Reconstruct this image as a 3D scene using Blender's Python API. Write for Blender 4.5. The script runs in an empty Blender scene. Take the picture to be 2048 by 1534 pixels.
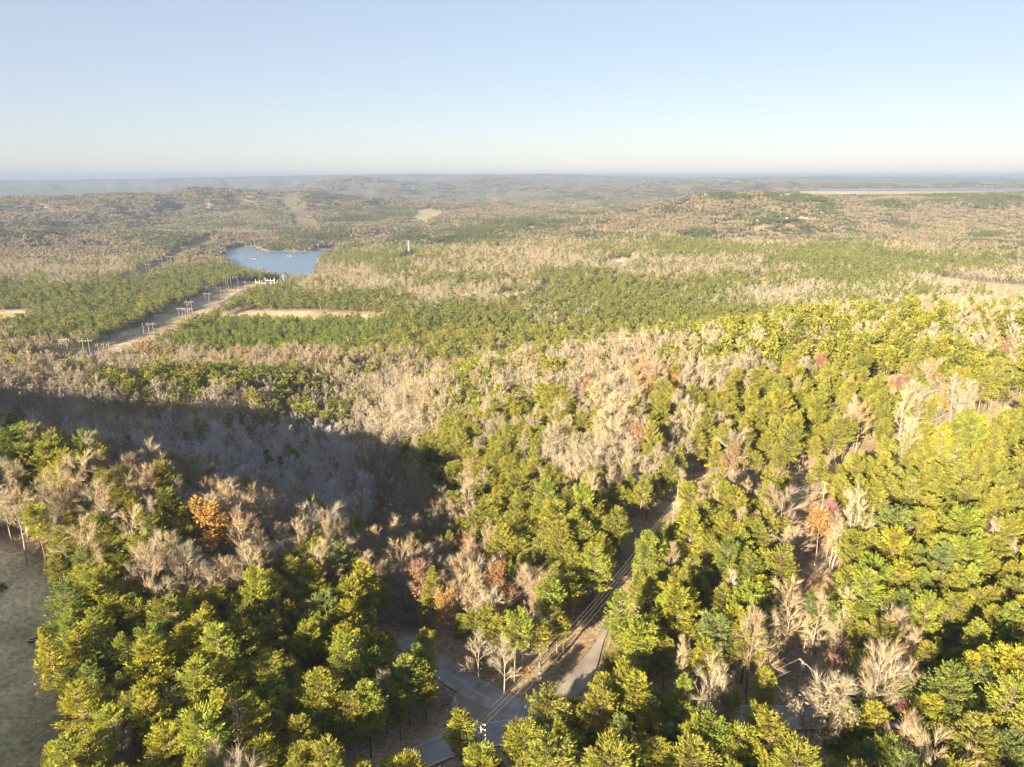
import bpy, math, random
import numpy as np
from mathutils import Vector

# ------------------------------------------------------------------ camera, sky, sun, exposure
SC = bpy.context.scene
COL = SC.collection
R = math.radians
F = 1435.0                      # focal length in pixels of the 2048 wide photograph
PITCH = R(16.1)
CAMZ = 250.0
cam_d = bpy.data.cameras.new("camera")
cam_d.sensor_width = 36.0
cam_d.lens = 36.0 * F / 2048.0
cam_d.clip_start = 1.0
cam_d.clip_end = 120000.0
cam = bpy.data.objects.new("camera", cam_d)
COL.objects.link(cam)
cam.location = (0, 0, CAMZ)
cam.rotation_euler = (R(90) - PITCH, 0, 0)
SC.camera = cam

SUN_EL = R(18.0)
SHADOW_AZ = R(33.0)             # shadows run this far right of straight ahead
sun_vec = Vector((-math.sin(SHADOW_AZ) * math.cos(SUN_EL), -math.cos(SHADOW_AZ) * math.cos(SUN_EL), math.sin(SUN_EL)))
world = bpy.data.worlds.new("World")
SC.world = world
world.use_nodes = True
wn = world.node_tree.nodes
bg = wn["Background"]
sky = wn.new("ShaderNodeTexSky")
sky.sky_type = 'NISHITA'
sky.sun_disc = False
sky.sun_elevation = SUN_EL
sky.sun_rotation = math.atan2(sun_vec.x, sun_vec.y)
sky.altitude = 200
sky.air_density = 0.9
sky.dust_density = 0.5
sky.ozone_density = 0.0
world.node_tree.links.new(sky.outputs[0], bg.inputs[0])
bg.inputs[1].default_value = 0.05
# the model leaves out light scattered more than once, which makes a real clear sky paler overhead: mixed with an even pale blue
even = wn.new("ShaderNodeBackground")
even.inputs[0].default_value = (0.655, 0.73, 0.95, 1)
even.inputs[1].default_value = 0.124
both = wn.new("ShaderNodeMixShader")
both.inputs[0].default_value = 0.757
world.node_tree.links.new(bg.outputs[0], both.inputs[1])
world.node_tree.links.new(even.outputs[0], both.inputs[2])
world.node_tree.links.new(both.outputs[0], wn["World Output"].inputs[0])
sun_d = bpy.data.lights.new("sun", 'SUN')
sun_d.energy = 5.0
sun_d.angle = R(0.5)
sun_d.color = (1.0, 0.83, 0.57)
sun = bpy.data.objects.new("sun", sun_d)
COL.objects.link(sun)
sun.rotation_euler = sun_vec.to_track_quat('Z', 'Y').to_euler()
sun.location = (-300, -300, 500)
SC.view_settings.view_transform = 'Standard'
SC.view_settings.look = 'None'
SC.view_settings.gamma = 1.0
SC.view_settings.use_curve_mapping = False
SC.view_settings.exposure = 2.5
SC.cycles.max_bounces = 9
SC.cycles.diffuse_bounces = 7
SC.cycles.volume_bounces = 0
SC.cycles.transmission_bounces = 7
SC.cycles.use_adaptive_sampling = True
SC.cycles.adaptive_threshold = 0.02
SC.cycles.use_denoising = True

HAZE_DENSITY = 9.5e-5

rnd = random.Random(7)
rg = np.random.default_rng(11)

# ------------------------------------------------------------------ small maths helpers
def ray(u, v):
    a = (u - 1024.0) / F
    d = (v - 767.0) / F
    cp, sp = math.cos(PITCH), math.sin(PITCH)
    return np.array([a, cp - d * sp, -sp - d * cp])

def at_z(u, v, z):
    r = ray(u, v)
    t = (z - CAMZ) / r[2]
    return np.array([r[0] * t, r[1] * t])

def project(x, y, z):
    cp, sp = math.cos(PITCH), math.sin(PITCH)
    dz = z - CAMZ
    dep = y * cp - dz * sp
    dep = np.where(dep < 1e-3, 1e-3, dep)
    u = 1024 + F * x / dep
    v = 767 + F * (-(y * sp + dz * cp)) / dep
    return u, v, dep

def hash2(ix, iy, s):
    h = (ix * 374761393 + iy * 668265263 + s * 974634721) & 0xFFFFFFFF
    h = ((h ^ (h >> 13)) * 1274126177) & 0xFFFFFFFF
    return ((h ^ (h >> 16)) & 0xFFFF) / 65535.0

def vnoise(x, y, s=0):
    xi, yi = np.floor(x).astype(np.int64), np.floor(y).astype(np.int64)
    fx, fy = x - xi, y - yi
    fx = fx * fx * fx * (fx * (fx * 6 - 15) + 10)
    fy = fy * fy * fy * (fy * (fy * 6 - 15) + 10)
    a, b = hash2(xi, yi, s), hash2(xi + 1, yi, s)
    c, d = hash2(xi, yi + 1, s), hash2(xi + 1, yi + 1, s)
    return (a + (b - a) * fx) * (1 - fy) + (c + (d - c) * fx) * fy

def fbm(x, y, s=0, o=4):
    t, a, n = 0.0, 0.5, 0.0
    for i in range(o):
        t = t + a * vnoise(x, y, s + i * 17)
        n += a
        x, y, a = x * 2.03 + 5.1, y * 2.03 - 3.7, a * 0.5
    return t / n * 2 - 1

def sstep(a, b, x):
    t = np.clip((x - a) / (b - a), 0, 1)
    return t * t * (3 - 2 * t)

def seg_dist(x, y, pts):
    """distance to a polyline and the interpolated parameter (segment index + t)"""
    best = np.full(x.shape, 1e12)
    par = np.zeros(x.shape)
    for i in range(len(pts) - 1):
        ax, ay = pts[i][0], pts[i][1]
        bx, by = pts[i + 1][0] - ax, pts[i + 1][1] - ay
        t = np.clip(((x - ax) * bx + (y - ay) * by) / (bx * bx + by * by + 1e-9), 0, 1)
        d = np.hypot(x - ax - t * bx, y - ay - t * by)
        m = d < best
        best = np.where(m, d, best)
        par = np.where(m, i + t, par)
    return best, par

def in_poly(x, y, poly):
    ins = np.zeros(x.shape, bool)
    n = len(poly)
    for i in range(n):
        x0, y0 = poly[i][0], poly[i][1]
        x1, y1 = poly[(i + 1) % n][0], poly[(i + 1) % n][1]
        if y0 == y1:
            continue
        c = ((y0 > y) != (y1 > y)) & (x < (x1 - x0) * (y - y0) / (y1 - y0) + x0)
        ins ^= c
    return ins

def poly_sd(x, y, poly):
    d, _ = seg_dist(x, y, list(poly) + [poly[0]])
    return np.where(in_poly(x, y, poly), -d, d)

# ------------------------------------------------------------------ terrain
PX = [  # pixel of the photograph, ground height there
    (1000, 1400, 140), (830, 1510, 139), (1250, 1450, 141), (1560, 1440, 143), (1850, 1520, 146), (500, 1530, 143),
    (60, 1250, 151), (60, 1450, 149), (250, 1250, 148), (250, 1400, 146),
    (150, 1000, 158), (420, 1130, 151), (720, 1190, 140), (300, 1070, 156), (600, 1150, 140), (600, 1350, 140),
    (870, 1240, 126), (810, 1085, 98), (700, 1010, 86), (600, 950, 80), (450, 905, 78), (300, 880, 84), (120, 870, 94),
    (600, 1040, 95), (450, 1010, 97), (700, 1080, 101), (320, 965, 96), (760, 1125, 110), (520, 960, 83), (780, 930, 85), (730, 865, 75), (730, 820, 74), (720, 790, 66), (560, 830, 82), (400, 825, 96),
    (200, 795, 106), (30, 795, 112), (330, 800, 98),
    (150, 755, 80), (330, 770, 74), (420, 765, 80), (560, 762, 80), (680, 758, 72), (240, 740, 62),
    (860, 800, 104), (930, 900, 121), (960, 1000, 129), (1010, 1130, 133), (1060, 1250, 137),
    (1000, 770, 114), (1050, 850, 124), (1150, 900, 133), (1200, 800, 132), (1200, 1000, 140), (1150, 1130, 141),
    (1180, 1330, 140), (1240, 1200, 141), (1330, 1050, 143), (1330, 900, 142),
    (1350, 740, 140), (1500, 700, 148), (1700, 668, 152), (1950, 655, 153), (2150, 650, 152),
    (1500, 800, 149), (1750, 800, 152), (2000, 780, 155), (1500, 1000, 146), (1700, 955, 148), (1930, 900, 151), (2048, 830, 154),
    (1500, 1150, 145), (1750, 1150, 147), (1950, 1200, 149), (1640, 1200, 145), (1350, 1300, 142), (1600, 1360, 143), (1900, 1400, 147),
    (100, 715, 46), (200, 715, 45), (350, 690, 44), (500, 712, 45), (700, 712, 46), (850, 715, 50), (1000, 700, 50), (900, 735, 58), (1120, 705, 58),
    (550, 640, 35), (100, 640, 38), (300, 640, 36), (780, 650, 38), (950, 640, 42), (1150, 650, 44), (1300, 640, 46), (1500, 605, 42), (1900, 590, 42), (2100, 590, 48),
    (450, 595, 24), (200, 580, 34), (600, 600, 28), (800, 600, 34), (1000, 570, 42), (1200, 570, 46), (1450, 555, 44), (1700, 550, 40), (1950, 550, 38),
    (300, 545, 20), (100, 545, 28), (420, 550, 22), (700, 548, 20), (850, 530, 42), (1000, 520, 48), (1250, 515, 56), (1400, 505, 62), (1600, 510, 64), (1850, 520, 52), (100, 510, 30), (300, 505, 22), (800, 505, 44), (950, 490, 46), (1100, 490, 52),
]
XY = [  # world positions outside the picture
    (0, 0, 146), (0, 70, 142), (-120, 60, 152), (120, 60, 145), (-250, 0, 166), (250, 0, 150), (0, -300, 150), (-260, 150, 164), (-300, 260, 158),
    (-450, 100, 172), (-380, 400, 124), (-500, 500, 120), (-600, 250, 165), (-700, 600, 95), (-900, 900, 48), (-900, 0, 150), (260, 160, 151), (420, 250, 156), (520, 500, 152), (700, 350, 150), (900, 0, 140),
    (620, 800, 90), (480, 760, 88), (330, 700, 90), (150, 700, 70), (800, 900, 70), (1300, 600, 90), (1500, 1400, 45), (-1500, 1400, 40), (-1500, 600, 60),
    (1700, 2000, 50), (-1700, 2000, 35), (0, -800, 140), (-900, -700, 150), (900, -700, 140),
]
ctrl = np.array([[*at_z(u, v, z), z] for u, v, z in PX] + [list(p) for p in XY], float)

def tps_fit(c, lam):
    n = len(c)
    d2 = (c[:, None, 0] - c[None, :, 0]) ** 2 + (c[:, None, 1] - c[None, :, 1]) ** 2
    K = 0.5 * d2 * np.log(d2 + 1e-9)
    A = np.zeros((n + 3, n + 3))
    A[:n, :n] = K + lam * np.eye(n)
    A[:n, n] = 1
    A[:n, n + 1:] = c[:, :2]
    A[n, :n] = 1
    A[n + 1:, :n] = c[:, :2].T
    b = np.zeros(n + 3)
    b[:n] = c[:, 2]
    return np.linalg.solve(A, b)
CS = 400.0
ctrl_s = ctrl.copy()
ctrl_s[:, :2] /= CS
TW = tps_fit(ctrl_s, 0.004)

def tps(x, y):
    out = np.empty(x.shape)
    xs, ys = x.ravel() / CS, y.ravel() / CS
    o = np.empty(xs.shape)
    n = len(ctrl_s)
    for i in range(0, len(xs), 20000):
        a, b = xs[i:i + 20000], ys[i:i + 20000]
        d2 = (a[:, None] - ctrl_s[None, :, 0]) ** 2 + (b[:, None] - ctrl_s[None, :, 1]) ** 2
        o[i:i + 20000] = (0.5 * d2 * np.log(d2 + 1e-9)) @ TW[:n] + TW[n] + a * TW[n + 1] + b * TW[n + 2]
    return o.reshape(x.shape)

def crest(pts, drop=12.0):
    """(u, v, distance) of a skyline -> world (x, y, ground z); drop is the height of the trees on it"""
    out = []
    for u, v, dist in pts:
        r = ray(u, v)
        t = dist / math.hypot(r[0], r[1])
        out.append((r[0] * t, r[1] * t, CAMZ + r[2] * t - drop))
    return out

RIDGES = [  # crest, half width, base height
    (crest([(-400, 412, 4600), (-150, 398, 4800), (0, 395, 4800), (150, 392, 4850), (330, 384, 4900), (390, 373, 4950), (480, 377, 5000), (560, 382, 5050), (600, 383, 5050), (690, 390, 5100), (780, 409, 5200), (880, 436, 5300)]), 620, 20),
    (crest([(-300, 440, 3600), (-60, 436, 3700), (60, 428, 3750), (150, 424, 3850), (220, 436, 3900), (330, 450, 3950)]), 300, 20),
    (crest([(-300, 470, 2750), (-80, 462, 2800), (60, 470, 2850), (170, 484, 2900)]), 170, 25),
    (crest([(300, 430, 4300), (420, 422, 4350), (520, 430, 4400)]), 260, 20),
    (crest([(1120, 478, 2500), (1200, 462, 2650), (1290, 425, 2850), (1345, 402, 2950), (1410, 386, 3050), (1500, 384, 3150), (1580, 387, 3250), (1640, 392, 3300), (1700, 410, 3250), (1770, 445, 3050), (1840, 478, 2800)]), 430, 45),
    (crest([(1680, 410, 3900), (1760, 396, 4000), (1830, 389, 4050), (1900, 387, 4050), (2048, 386, 4050), (2300, 386, 4000)]), 620, 55),
    (crest([(1480, 500, 2200), (1600, 486, 2250), (1750, 486, 2300), (1900, 500, 2300)]), 200, 50),
    (crest([(640, 392, 8300), (665, 378, 8400), (698, 361, 8500), (714, 352, 8600), (770, 359, 8800), (850, 363, 9000), (930, 361, 9300), (985, 353, 9500), (1040, 357, 9800), (1080, 357, 10000), (1150, 362, 10300), (1230, 360, 10600), (1300, 357, 11000)]), 800, 60),
    (crest([(1130, 366, 8200), (1240, 368, 8000), (1330, 364, 7800), (1450, 363, 7700), (1560, 362, 7600), (1640, 364, 7600), (1760, 367, 7700)]), 700, 70),
    (crest([(1280, 357, 13000), (1400, 356, 13500), (1415, 352, 13500), (1500, 356, 13800), (1560, 352, 14000), (1640, 351, 14500), (1720, 357, 14500), (1850, 358, 15000), (2200, 357, 15000)]), 900, 80),
    (crest([(1680, 372, 8900), (1770, 364, 9000), (1850, 369, 9000), (1930, 362, 9200), (1990, 366, 9200), (2048, 361, 9300), (2250, 358, 9300)]), 500, 90),
    (crest([(700, 402, 6300), (820, 392, 6500), (900, 390, 6600), (1000, 398, 6500), (1090, 410, 6300)]), 480, 40),
    (crest([(1020, 404, 6200), (1130, 388, 6400), (1240, 383, 6500), (1320, 382, 6500)]), 420, 40),
    (crest([(960, 440, 4300), (1060, 432, 4400), (1160, 428, 4500), (1240, 432, 4500)]), 260, 30),
    (crest([(760, 436, 4200), (840, 426, 4600), (900, 424, 4700)]), 200, 25),
    (crest([(-600, 363, 13500), (0, 361, 13800), (250, 358, 14100), (480, 353, 14400), (640, 350, 14700), (820, 348, 15000), (1000, 348.5, 15400), (1080, 347, 15700), (1170, 349, 16000), (1240, 352, 16000), (1400, 356, 16300)], 0), 900, 90),
    (crest([(1300, 357, 17000), (1700, 352, 17500), (1800, 353, 17500), (2048, 356, 17500), (2400, 356, 17500)], 0), 900, 80),
]
def px_poly(pts, z):
    return [tuple(at_z(u, v, z)) for u, v in pts]
LAKE = px_poly([(446, 503), (452, 498), (478, 493.5), (512, 493), (520, 499), (532, 504), (548, 504), (556, 501), (575, 503.5), (612, 503.5), (632, 500), (650, 498), (674, 495), (676, 499), (664, 504), (652, 511), (640, 524), (632, 537), (626, 551), (624, 566), (590, 562), (560, 561), (520, 555), (480, 543), (455, 531), (444, 515)], 0)
LAKE2 = px_poly([(776, 489), (800, 478), (812, 470), (838, 464), (850, 465), (846, 469), (826, 475), (812, 484), (795, 491)], 0)
UPPER_C = [at_z(u, v, 160) for u, v in ((1600, 383.0), (2300, 383.0), (2300, 378.5), (1640, 378.5))]
PLATEAU_Z = 160.0

def height(x, y, detail=True):
    x = np.asarray(x, float)
    y = np.asarray(y, float)
    d = np.hypot(x, y)
    w = sstep(2450, 1700, d)
    roll = fbm(x / 900, y / 900, 3, 4)
    far = 24 + 22 * roll * sstep(1700, 3500, d) + 20 * fbm(x / 260, y / 260, 9, 3) * sstep(1700, 2800, d)
    rg1 = 1 - np.abs(fbm(x / 1100, y / 1100, 301, 4)) * 2.2
    far = far + 38 * np.clip(rg1, 0, 1) * sstep(2500, 3900, d) * (1 - 0.5 * sstep(5500, 7000, d))
    far = np.maximum(far, 6)
    near = tps(np.clip(x, -2600, 2600), np.clip(y, -1200, 2700)) if np.any(w > 0) else 0
    h = near * w + far * (1 - w)
    warp = fbm(x / 420, y / 420, 21, 4)
    fine = fbm(x / 150, y / 150, 33, 3)
    for pts, wd, base in RIDGES:
        xs = [p[0] for p in pts]
        ys = [p[1] for p in pts]
        m = (x > min(xs) - 3 * wd) & (x < max(xs) + 3 * wd) & (y > min(ys) - 3 * wd) & (y < max(ys) + 3 * wd)
        if not m.any():
            continue
        wl = 0.8 * wd * (1 + 0.95 * warp[m] + 0.4 * fine[m])
        wl = np.maximum(wl, wd * 0.3)
        hr = np.full(wl.shape, -1e9)
        g = np.zeros(wl.shape)
        for i in range(len(pts) - 1):
            dd, t = seg_dist(x[m], y[m], pts[i:i + 2])
            zc = pts[i][2] + (pts[i + 1][2] - pts[i][2]) * t
            gi = np.exp(-np.abs(dd / wl) ** 1.55)
            hr = np.maximum(hr, base + (zc - base) * gi)
            g = np.maximum(g, gi)
        hr = hr + 0.5 * (pts[0][2] - base + 40) * fbm(x[m] / (wd * 0.55), y[m] / (wd * 0.55), 410, 3) * sstep(0.1, 0.5, g) * (1 - 0.85 * sstep(0.6, 1.0, g))
        k = np.maximum(h[m], hr)
        h[m] = k * sstep(0.02, 0.25, g) + h[m] * (1 - sstep(0.02, 0.25, g))
    # upper reservoir plateau
    sd = poly_sd(x, y, UPPER_C)
    h = np.where(sd < 420, np.maximum(h, 0), h)
    t = sstep(420, 60, sd)
    h = h * (1 - t) + (PLATEAU_Z - 15) * t
    h = np.where(sd < -45, PLATEAU_Z - 6, h)
    h = h + 2.4 * fbm(x / 55, y / 55, 5, 3) * sstep(220, 420, d) * sstep(3000, 1500, d) + 1.0 * fbm(x / 22, y / 22, 8, 2) * sstep(3000, 1000, d)
    for L in (LAKE, LAKE2):
        sd = poly_sd(x, y, L)
        k = sstep(0, 170, sd)
        h = np.where(sd > 170, h, np.where(sd > 0, 1.2 * np.minimum(sd / 8, 1) + (np.maximum(h, 3) - 1.2) * k, -3.5))
    return h

def hgt(x, y):
    return float(height(np.array([x]), np.array([y]))[0])

def hit(u, v, lift=0.0):
    """where the ray through pixel (u, v) meets the ground raised by lift"""
    r = ray(u, v)
    k = math.hypot(r[0], r[1])
    t = np.geomspace(60, 12000, 1400) / k
    z = CAMZ + r[2] * t - height(r[0] * t, r[1] * t) - lift
    i = int(np.argmax(z < 0)) if (z < 0).any() else len(t) - 1
    if i == 0:
        tt = t[0]
    else:
        a, b = z[i - 1], z[i]
        tt = t[i - 1] + (t[i] - t[i - 1]) * a / (a - b + 1e-9)
    return np.array([r[0] * tt, r[1] * tt])

# ------------------------------------------------------------------ cleared ground, roads
def hits(pts):
    return [tuple(hit(u, v)) for u, v in pts]
MAIN_ROAD = hits([(700, 1600), (800, 1536), (870, 1502), (950, 1473), (1080, 1455), (1250, 1448), (1400, 1440), (1560, 1434), (1700, 1438), (1900, 1432), (2120, 1420)])
SIDE_ROAD = hits([(1050, 1452), (1040, 1424), (985, 1399), (925, 1366), (885, 1338), (840, 1300), (790, 1275)])
DRIVE = hits([(1030, 1440), (1075, 1418), (1125, 1390), (1165, 1350), (1190, 1305), (1215, 1250)])
TRACK = hits([(1200, 1285), (1240, 1205), (1290, 1115), (1335, 1040)])
ROW = hits([(1150, 1370), (1200, 1285), (1240, 1205), (1290, 1115), (1335, 1040), (1420, 1008), (1520, 995), (1640, 968), (1780, 935), (1900, 897), (1980, 862), (2060, 825), (2200, 770)])
LAWN = hits([(-260, 1090), (20, 1092), (78, 1130), (122, 1215), (140, 1275), (136, 1340), (124, 1420), (116, 1480), (100, 1620), (80, 1800), (-400, 1900)])
YARD = hits([(1590, 1150), (1670, 1150), (1682, 1210), (1655, 1245), (1590, 1232), (1570, 1200)])
YARD2 = hits([(1545, 1330), (1650, 1335), (1690, 1400), (1640, 1440), (1530, 1440), (1530, 1380)])
GLADE = hits([(1560, 1035), (1600, 1000), (1660, 1010), (1670, 1080), (1640, 1110), (1570, 1100)])
HOUSEYARDS = [hits([(1510, 790), (1560, 785), (1575, 815), (1520, 818)]), hits([(1720, 775), (1790, 775), (1800, 815), (1730, 815)]), hits([(1575, 730), (1630, 730), (1635, 752), (1575, 752)])]
VROW = hits([(40, 740), (175, 716), (262, 692), (345, 650), (420, 612), (470, 582), (520, 566)])
VROW2 = hits([(250, 566), (300, 545), (330, 527), (352, 512), (385, 492), (420, 474)])
CUT = crest([(574, 388, 5000), (580, 405, 4700), (588, 425, 4350), (600, 440, 4000), (612, 460, 3500)], 0)
STRIP = hits([(445, 630), (500, 622), (620, 622), (770, 628), (775, 648), (620, 650), (430, 650)])
FIELD_L = hits([(-200, 628), (40, 622), (100, 626), (60, 640), (20, 656), (-200, 662)])
FIELD_R = hits([(1850, 552), (1900, 556), (2060, 570), (2250, 580), (2250, 608), (2040, 605), (1960, 590), (1870, 568)])
FIELD_G = [px_poly([(815, 446), (835, 428), (862, 426), (885, 431), (900, 438), (893, 443), (850, 448)], 30), px_poly([(1042, 468), (1055, 461), (1075, 462), (1073, 470)], 45)]
GAPS = [hits(p) for p in ([(795, 522), (822, 508), (842, 510), (830, 520), (805, 527)], [(1082, 566), (1102, 566), (1102, 590), (1085, 592)], [(1485, 552), (1535, 556), (1545, 570), (1500, 573)],
                         [(1000, 590), (1050, 583), (1055, 600), (1000, 604)], [(1215, 518), (1262, 516), (1265, 530), (1215, 532)], [(500, 566), (580, 562), (584, 576), (500, 582)], [(735, 544), (700, 540), (700, 546), (740, 549)], [(1130, 472), (1200, 458), (1230, 468), (1150, 478)])]
PLANT = hits([(312, 704), (420, 660), (450, 650), (600, 651), (772, 652), (805, 664), (790, 684), (720, 708), (620, 720), (480, 716), (360, 716)])

def clear_mask(x, y, margin=0.0):
    """1 where trees may not stand"""
    d = np.hypot(x, y)
    m = np.zeros(x.shape, bool)
    near = d < 600
    mid = (d > 500) & (d < 3200)
    def add(sel, cond):
        m[sel] |= cond
    if near.any():
        a, b = x[near], y[near]
        dm, pm = seg_dist(a, b, MAIN_ROAD)
        c = dm < np.where(pm > 4.3, 2.6, 5.5) + margin
        c |= seg_dist(a, b, SIDE_ROAD)[0] < 5.0 + margin
        c |= seg_dist(a, b, DRIVE)[0] < 6.0 + margin
        dr, par = seg_dist(a, b, ROW)
        wn_ = 5.2 + 1.8 * fbm(a / 14, b / 14, 40, 2)
        c |= dr < np.where(par > 4.2, wn_ + 4.0, wn_) + margin
        for P in [LAWN, YARD, YARD2, GLADE] + HOUSEYARDS:
            c |= poly_sd(a, b, P) < margin
        # the fan of the junction
        j = hit(945, 1420)
        c |= np.hypot(a - j[0], b - j[1]) < 9
        add(near, c)
    if mid.any():
        a, b = x[mid], y[mid]
        c = seg_dist(a, b, VROW)[0] < 44 + 8 * fbm(a / 60, b / 60, 41, 2)
        c |= seg_dist(a, b, VROW2)[0] < 26
        for P in [STRIP, FIELD_L, FIELD_R] + GAPS:
            c |= in_poly(a, b, P)
        add(mid, c)
    big = d > 1500
    if big.any():
        a, b = x[big], y[big]
        c = seg_dist(a, b, [(p[0], p[1]) for p in CUT])[0] < 52
        for P in FIELD_G:
            c |= in_poly(a, b, P)
        for P in (LAKE, LAKE2):
            c |= poly_sd(a, b, P) < 5
        c |= poly_sd(a, b, UPPER_C) < 150
        add(big, c)
    return m

# ------------------------------------------------------------------ object helpers
def tag(o, label=None, cat=None, group=None, kind=None):
    if label: o["label"] = label
    if cat: o["category"] = cat
    if group: o["group"] = group
    if kind: o["kind"] = kind
    return o

def mesh_np(name, verts, tris, mats=(), matidx=None, tint=None, smooth=False):
    """mesh from numpy arrays of vertices and triangles"""
    me = bpy.data.meshes.new(name)
    verts = np.asarray(verts, np.float32)
    tris = np.asarray(tris, np.int32)
    me.vertices.add(len(verts))
    me.vertices.foreach_set("co", verts.ravel())
    k = tris.shape[1]
    me.loops.add(len(tris) * k)
    me.loops.foreach_set("vertex_index", tris.ravel())
    me.polygons.add(len(tris))
    me.polygons.foreach_set("loop_start", np.arange(0, len(tris) * k, k, dtype=np.int32))
    me.polygons.foreach_set("loop_total", np.full(len(tris), k, np.int32))
    if matidx is not None:
        me.polygons.foreach_set("material_index", np.asarray(matidx, np.int32))
    me.polygons.foreach_set("use_smooth", np.full(len(tris), smooth))
    for m in mats:
        me.materials.append(m)
    if tint is not None:
        at = me.attributes.new("tint", 'FLOAT_COLOR', 'POINT')
        c = np.ones((len(verts), 4), np.float32)
        c[:, :3] = tint
        at.data.foreach_set("color", c.ravel())
    me.update()
    return me

def link(name, me, parent=None):
    o = bpy.data.objects.new(name, me)
    COL.objects.link(o)
    if parent is not None:
        o.parent = parent
    return o

def empty(name, loc, rz=0.0):
    o = bpy.data.objects.new(name, None)
    COL.objects.link(o)
    o.empty_display_size = 0.5
    o.location = loc
    o.rotation_euler = (0, 0, rz)
    return o

class MB:
    """collects boxes, bars and prisms in one mesh"""
    def __init__(self):
        self.v, self.f = [], []
    def box(self, c, s, rz=0.0):
        cx, cy, cz = c
        hx, hy, hz = s[0] / 2, s[1] / 2, s[2] / 2
        b = len(self.v)
        ca, sa = math.cos(rz), math.sin(rz)
        for dz in (-hz, hz):
            for dx, dy in ((-hx, -hy), (hx, -hy), (hx, hy), (-hx, hy)):
                self.v.append((cx + dx * ca - dy * sa, cy + dx * sa + dy * ca, cz + dz))
        for q in ((0, 3, 2, 1), (4, 5, 6, 7), (0, 1, 5, 4), (1, 2, 6, 5), (2, 3, 7, 6), (3, 0, 4, 7)):
            self.f.append(tuple(b + i for i in q))
        return self
    def bar(self, p0, p1, r0, r1=None, n=6):
        r1 = r0 if r1 is None else r1
        p0, p1 = Vector(p0), Vector(p1)
        z = (p1 - p0).normalized()
        x = z.orthogonal().normalized()
        y = z.cross(x)
        b = len(self.v)
        for p, r in ((p0, r0), (p1, r1)):
            for i in range(n):
                a = 2 * math.pi * i / n
                self.v.append(tuple(p + x * (r * math.cos(a)) + y * (r * math.sin(a))))
        for i in range(n):
            j = (i + 1) % n
            self.f.append((b + i, b + j, b + n + j, b + n + i))
        self.f.append(tuple(b + i for i in reversed(range(n))))
        self.f.append(tuple(b + n + i for i in range(n)))
        return self
    def loft(self, rings, cap=True):
        b = len(self.v)
        n = len(rings[0])
        for r in rings:
            self.v.extend(tuple(p) for p in r)
        for k in range(len(rings) - 1):
            for i in range(n):
                j = (i + 1) % n
                self.f.append((b + k * n + i, b + k * n + j, b + (k + 1) * n + j, b + (k + 1) * n + i))
        if cap:
            self.f.append(tuple(b + i for i in reversed(range(n))))
            self.f.append(tuple(b + (len(rings) - 1) * n + i for i in range(n)))
        return self
    def poly(self, pts):
        b = len(self.v)
        self.v.extend(tuple(p) for p in pts)
        self.f.append(tuple(range(b, b + len(pts))))
        return self
    def build(self, name, mat, parent=None, smooth=False):
        me = bpy.data.meshes.new(name)
        me.from_pydata(self.v, [], self.f)
        me.materials.append(mat)
        if smooth:
            me.polygons.foreach_set("use_smooth", [True] * len(me.polygons))
        me.update()
        return link(name, me, parent)

# ------------------------------------------------------------------ materials
def new_mat(name):
    m = bpy.data.materials.new(name)
    m.use_nodes = True
    nt = m.node_tree
    nt.nodes.clear()
    out = nt.nodes.new("ShaderNodeOutputMaterial")
    return m, nt, out

def N(nt, kind, **kw):
    n = nt.nodes.new(kind)
    for k, v in kw.items():
        setattr(n, k, v)
    return n

def mixc(nt, blend, fac, a, b):
    n = N(nt, "ShaderNodeMix", data_type='RGBA', blend_type=blend)
    for s, val in ((n.inputs[0], fac), (n.inputs[6], a), (n.inputs[7], b)):
        if isinstance(val, (int, float)):
            s.default_value = val
        elif isinstance(val, tuple):
            s.default_value = (*val, 1.0)
        else:
            nt.links.new(val, s)
    return n.outputs[2]

def ramp(nt, fac, stops):
    n = N(nt, "ShaderNodeValToRGB")
    cr = n.color_ramp
    while len(cr.elements) < len(stops):
        cr.elements.new(0.5)
    for e, (p, c) in zip(cr.elements, stops):
        e.position = p
        e.color = (*c, 1.0)
    nt.links.new(fac, n.inputs[0])
    return n.outputs[0]

def leaf_mat(name, stops, transl=0.35, own=True):
    """foliage: colour by a random value of each tree, times a tint stored on the leaves"""
    m, nt, out = new_mat(name)
    oi = N(nt, "ShaderNodeObjectInfo")
    col = ramp(nt, oi.outputs["Random"], stops)
    at = N(nt, "ShaderNodeAttribute", attribute_name="tint")
    col = mixc(nt, 'MULTIPLY', 1.0, col, at.outputs["Color"])
    col = mixc(nt, 'MULTIPLY', 1.0, col, oi.outputs["Color"])
    d = N(nt, "ShaderNodeBsdfDiffuse")
    t = N(nt, "ShaderNodeBsdfTranslucent")
    nt.links.new(col, d.inputs[0])
    nt.links.new(col, t.inputs[0])
    mx = N(nt, "ShaderNodeMixShader")
    mx.inputs[0].default_value = transl
    nt.links.new(d.outputs[0], mx.inputs[1])
    nt.links.new(t.outputs[0], mx.inputs[2])
    nt.links.new(mx.outputs[0], out.inputs[0])
    return m

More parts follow.
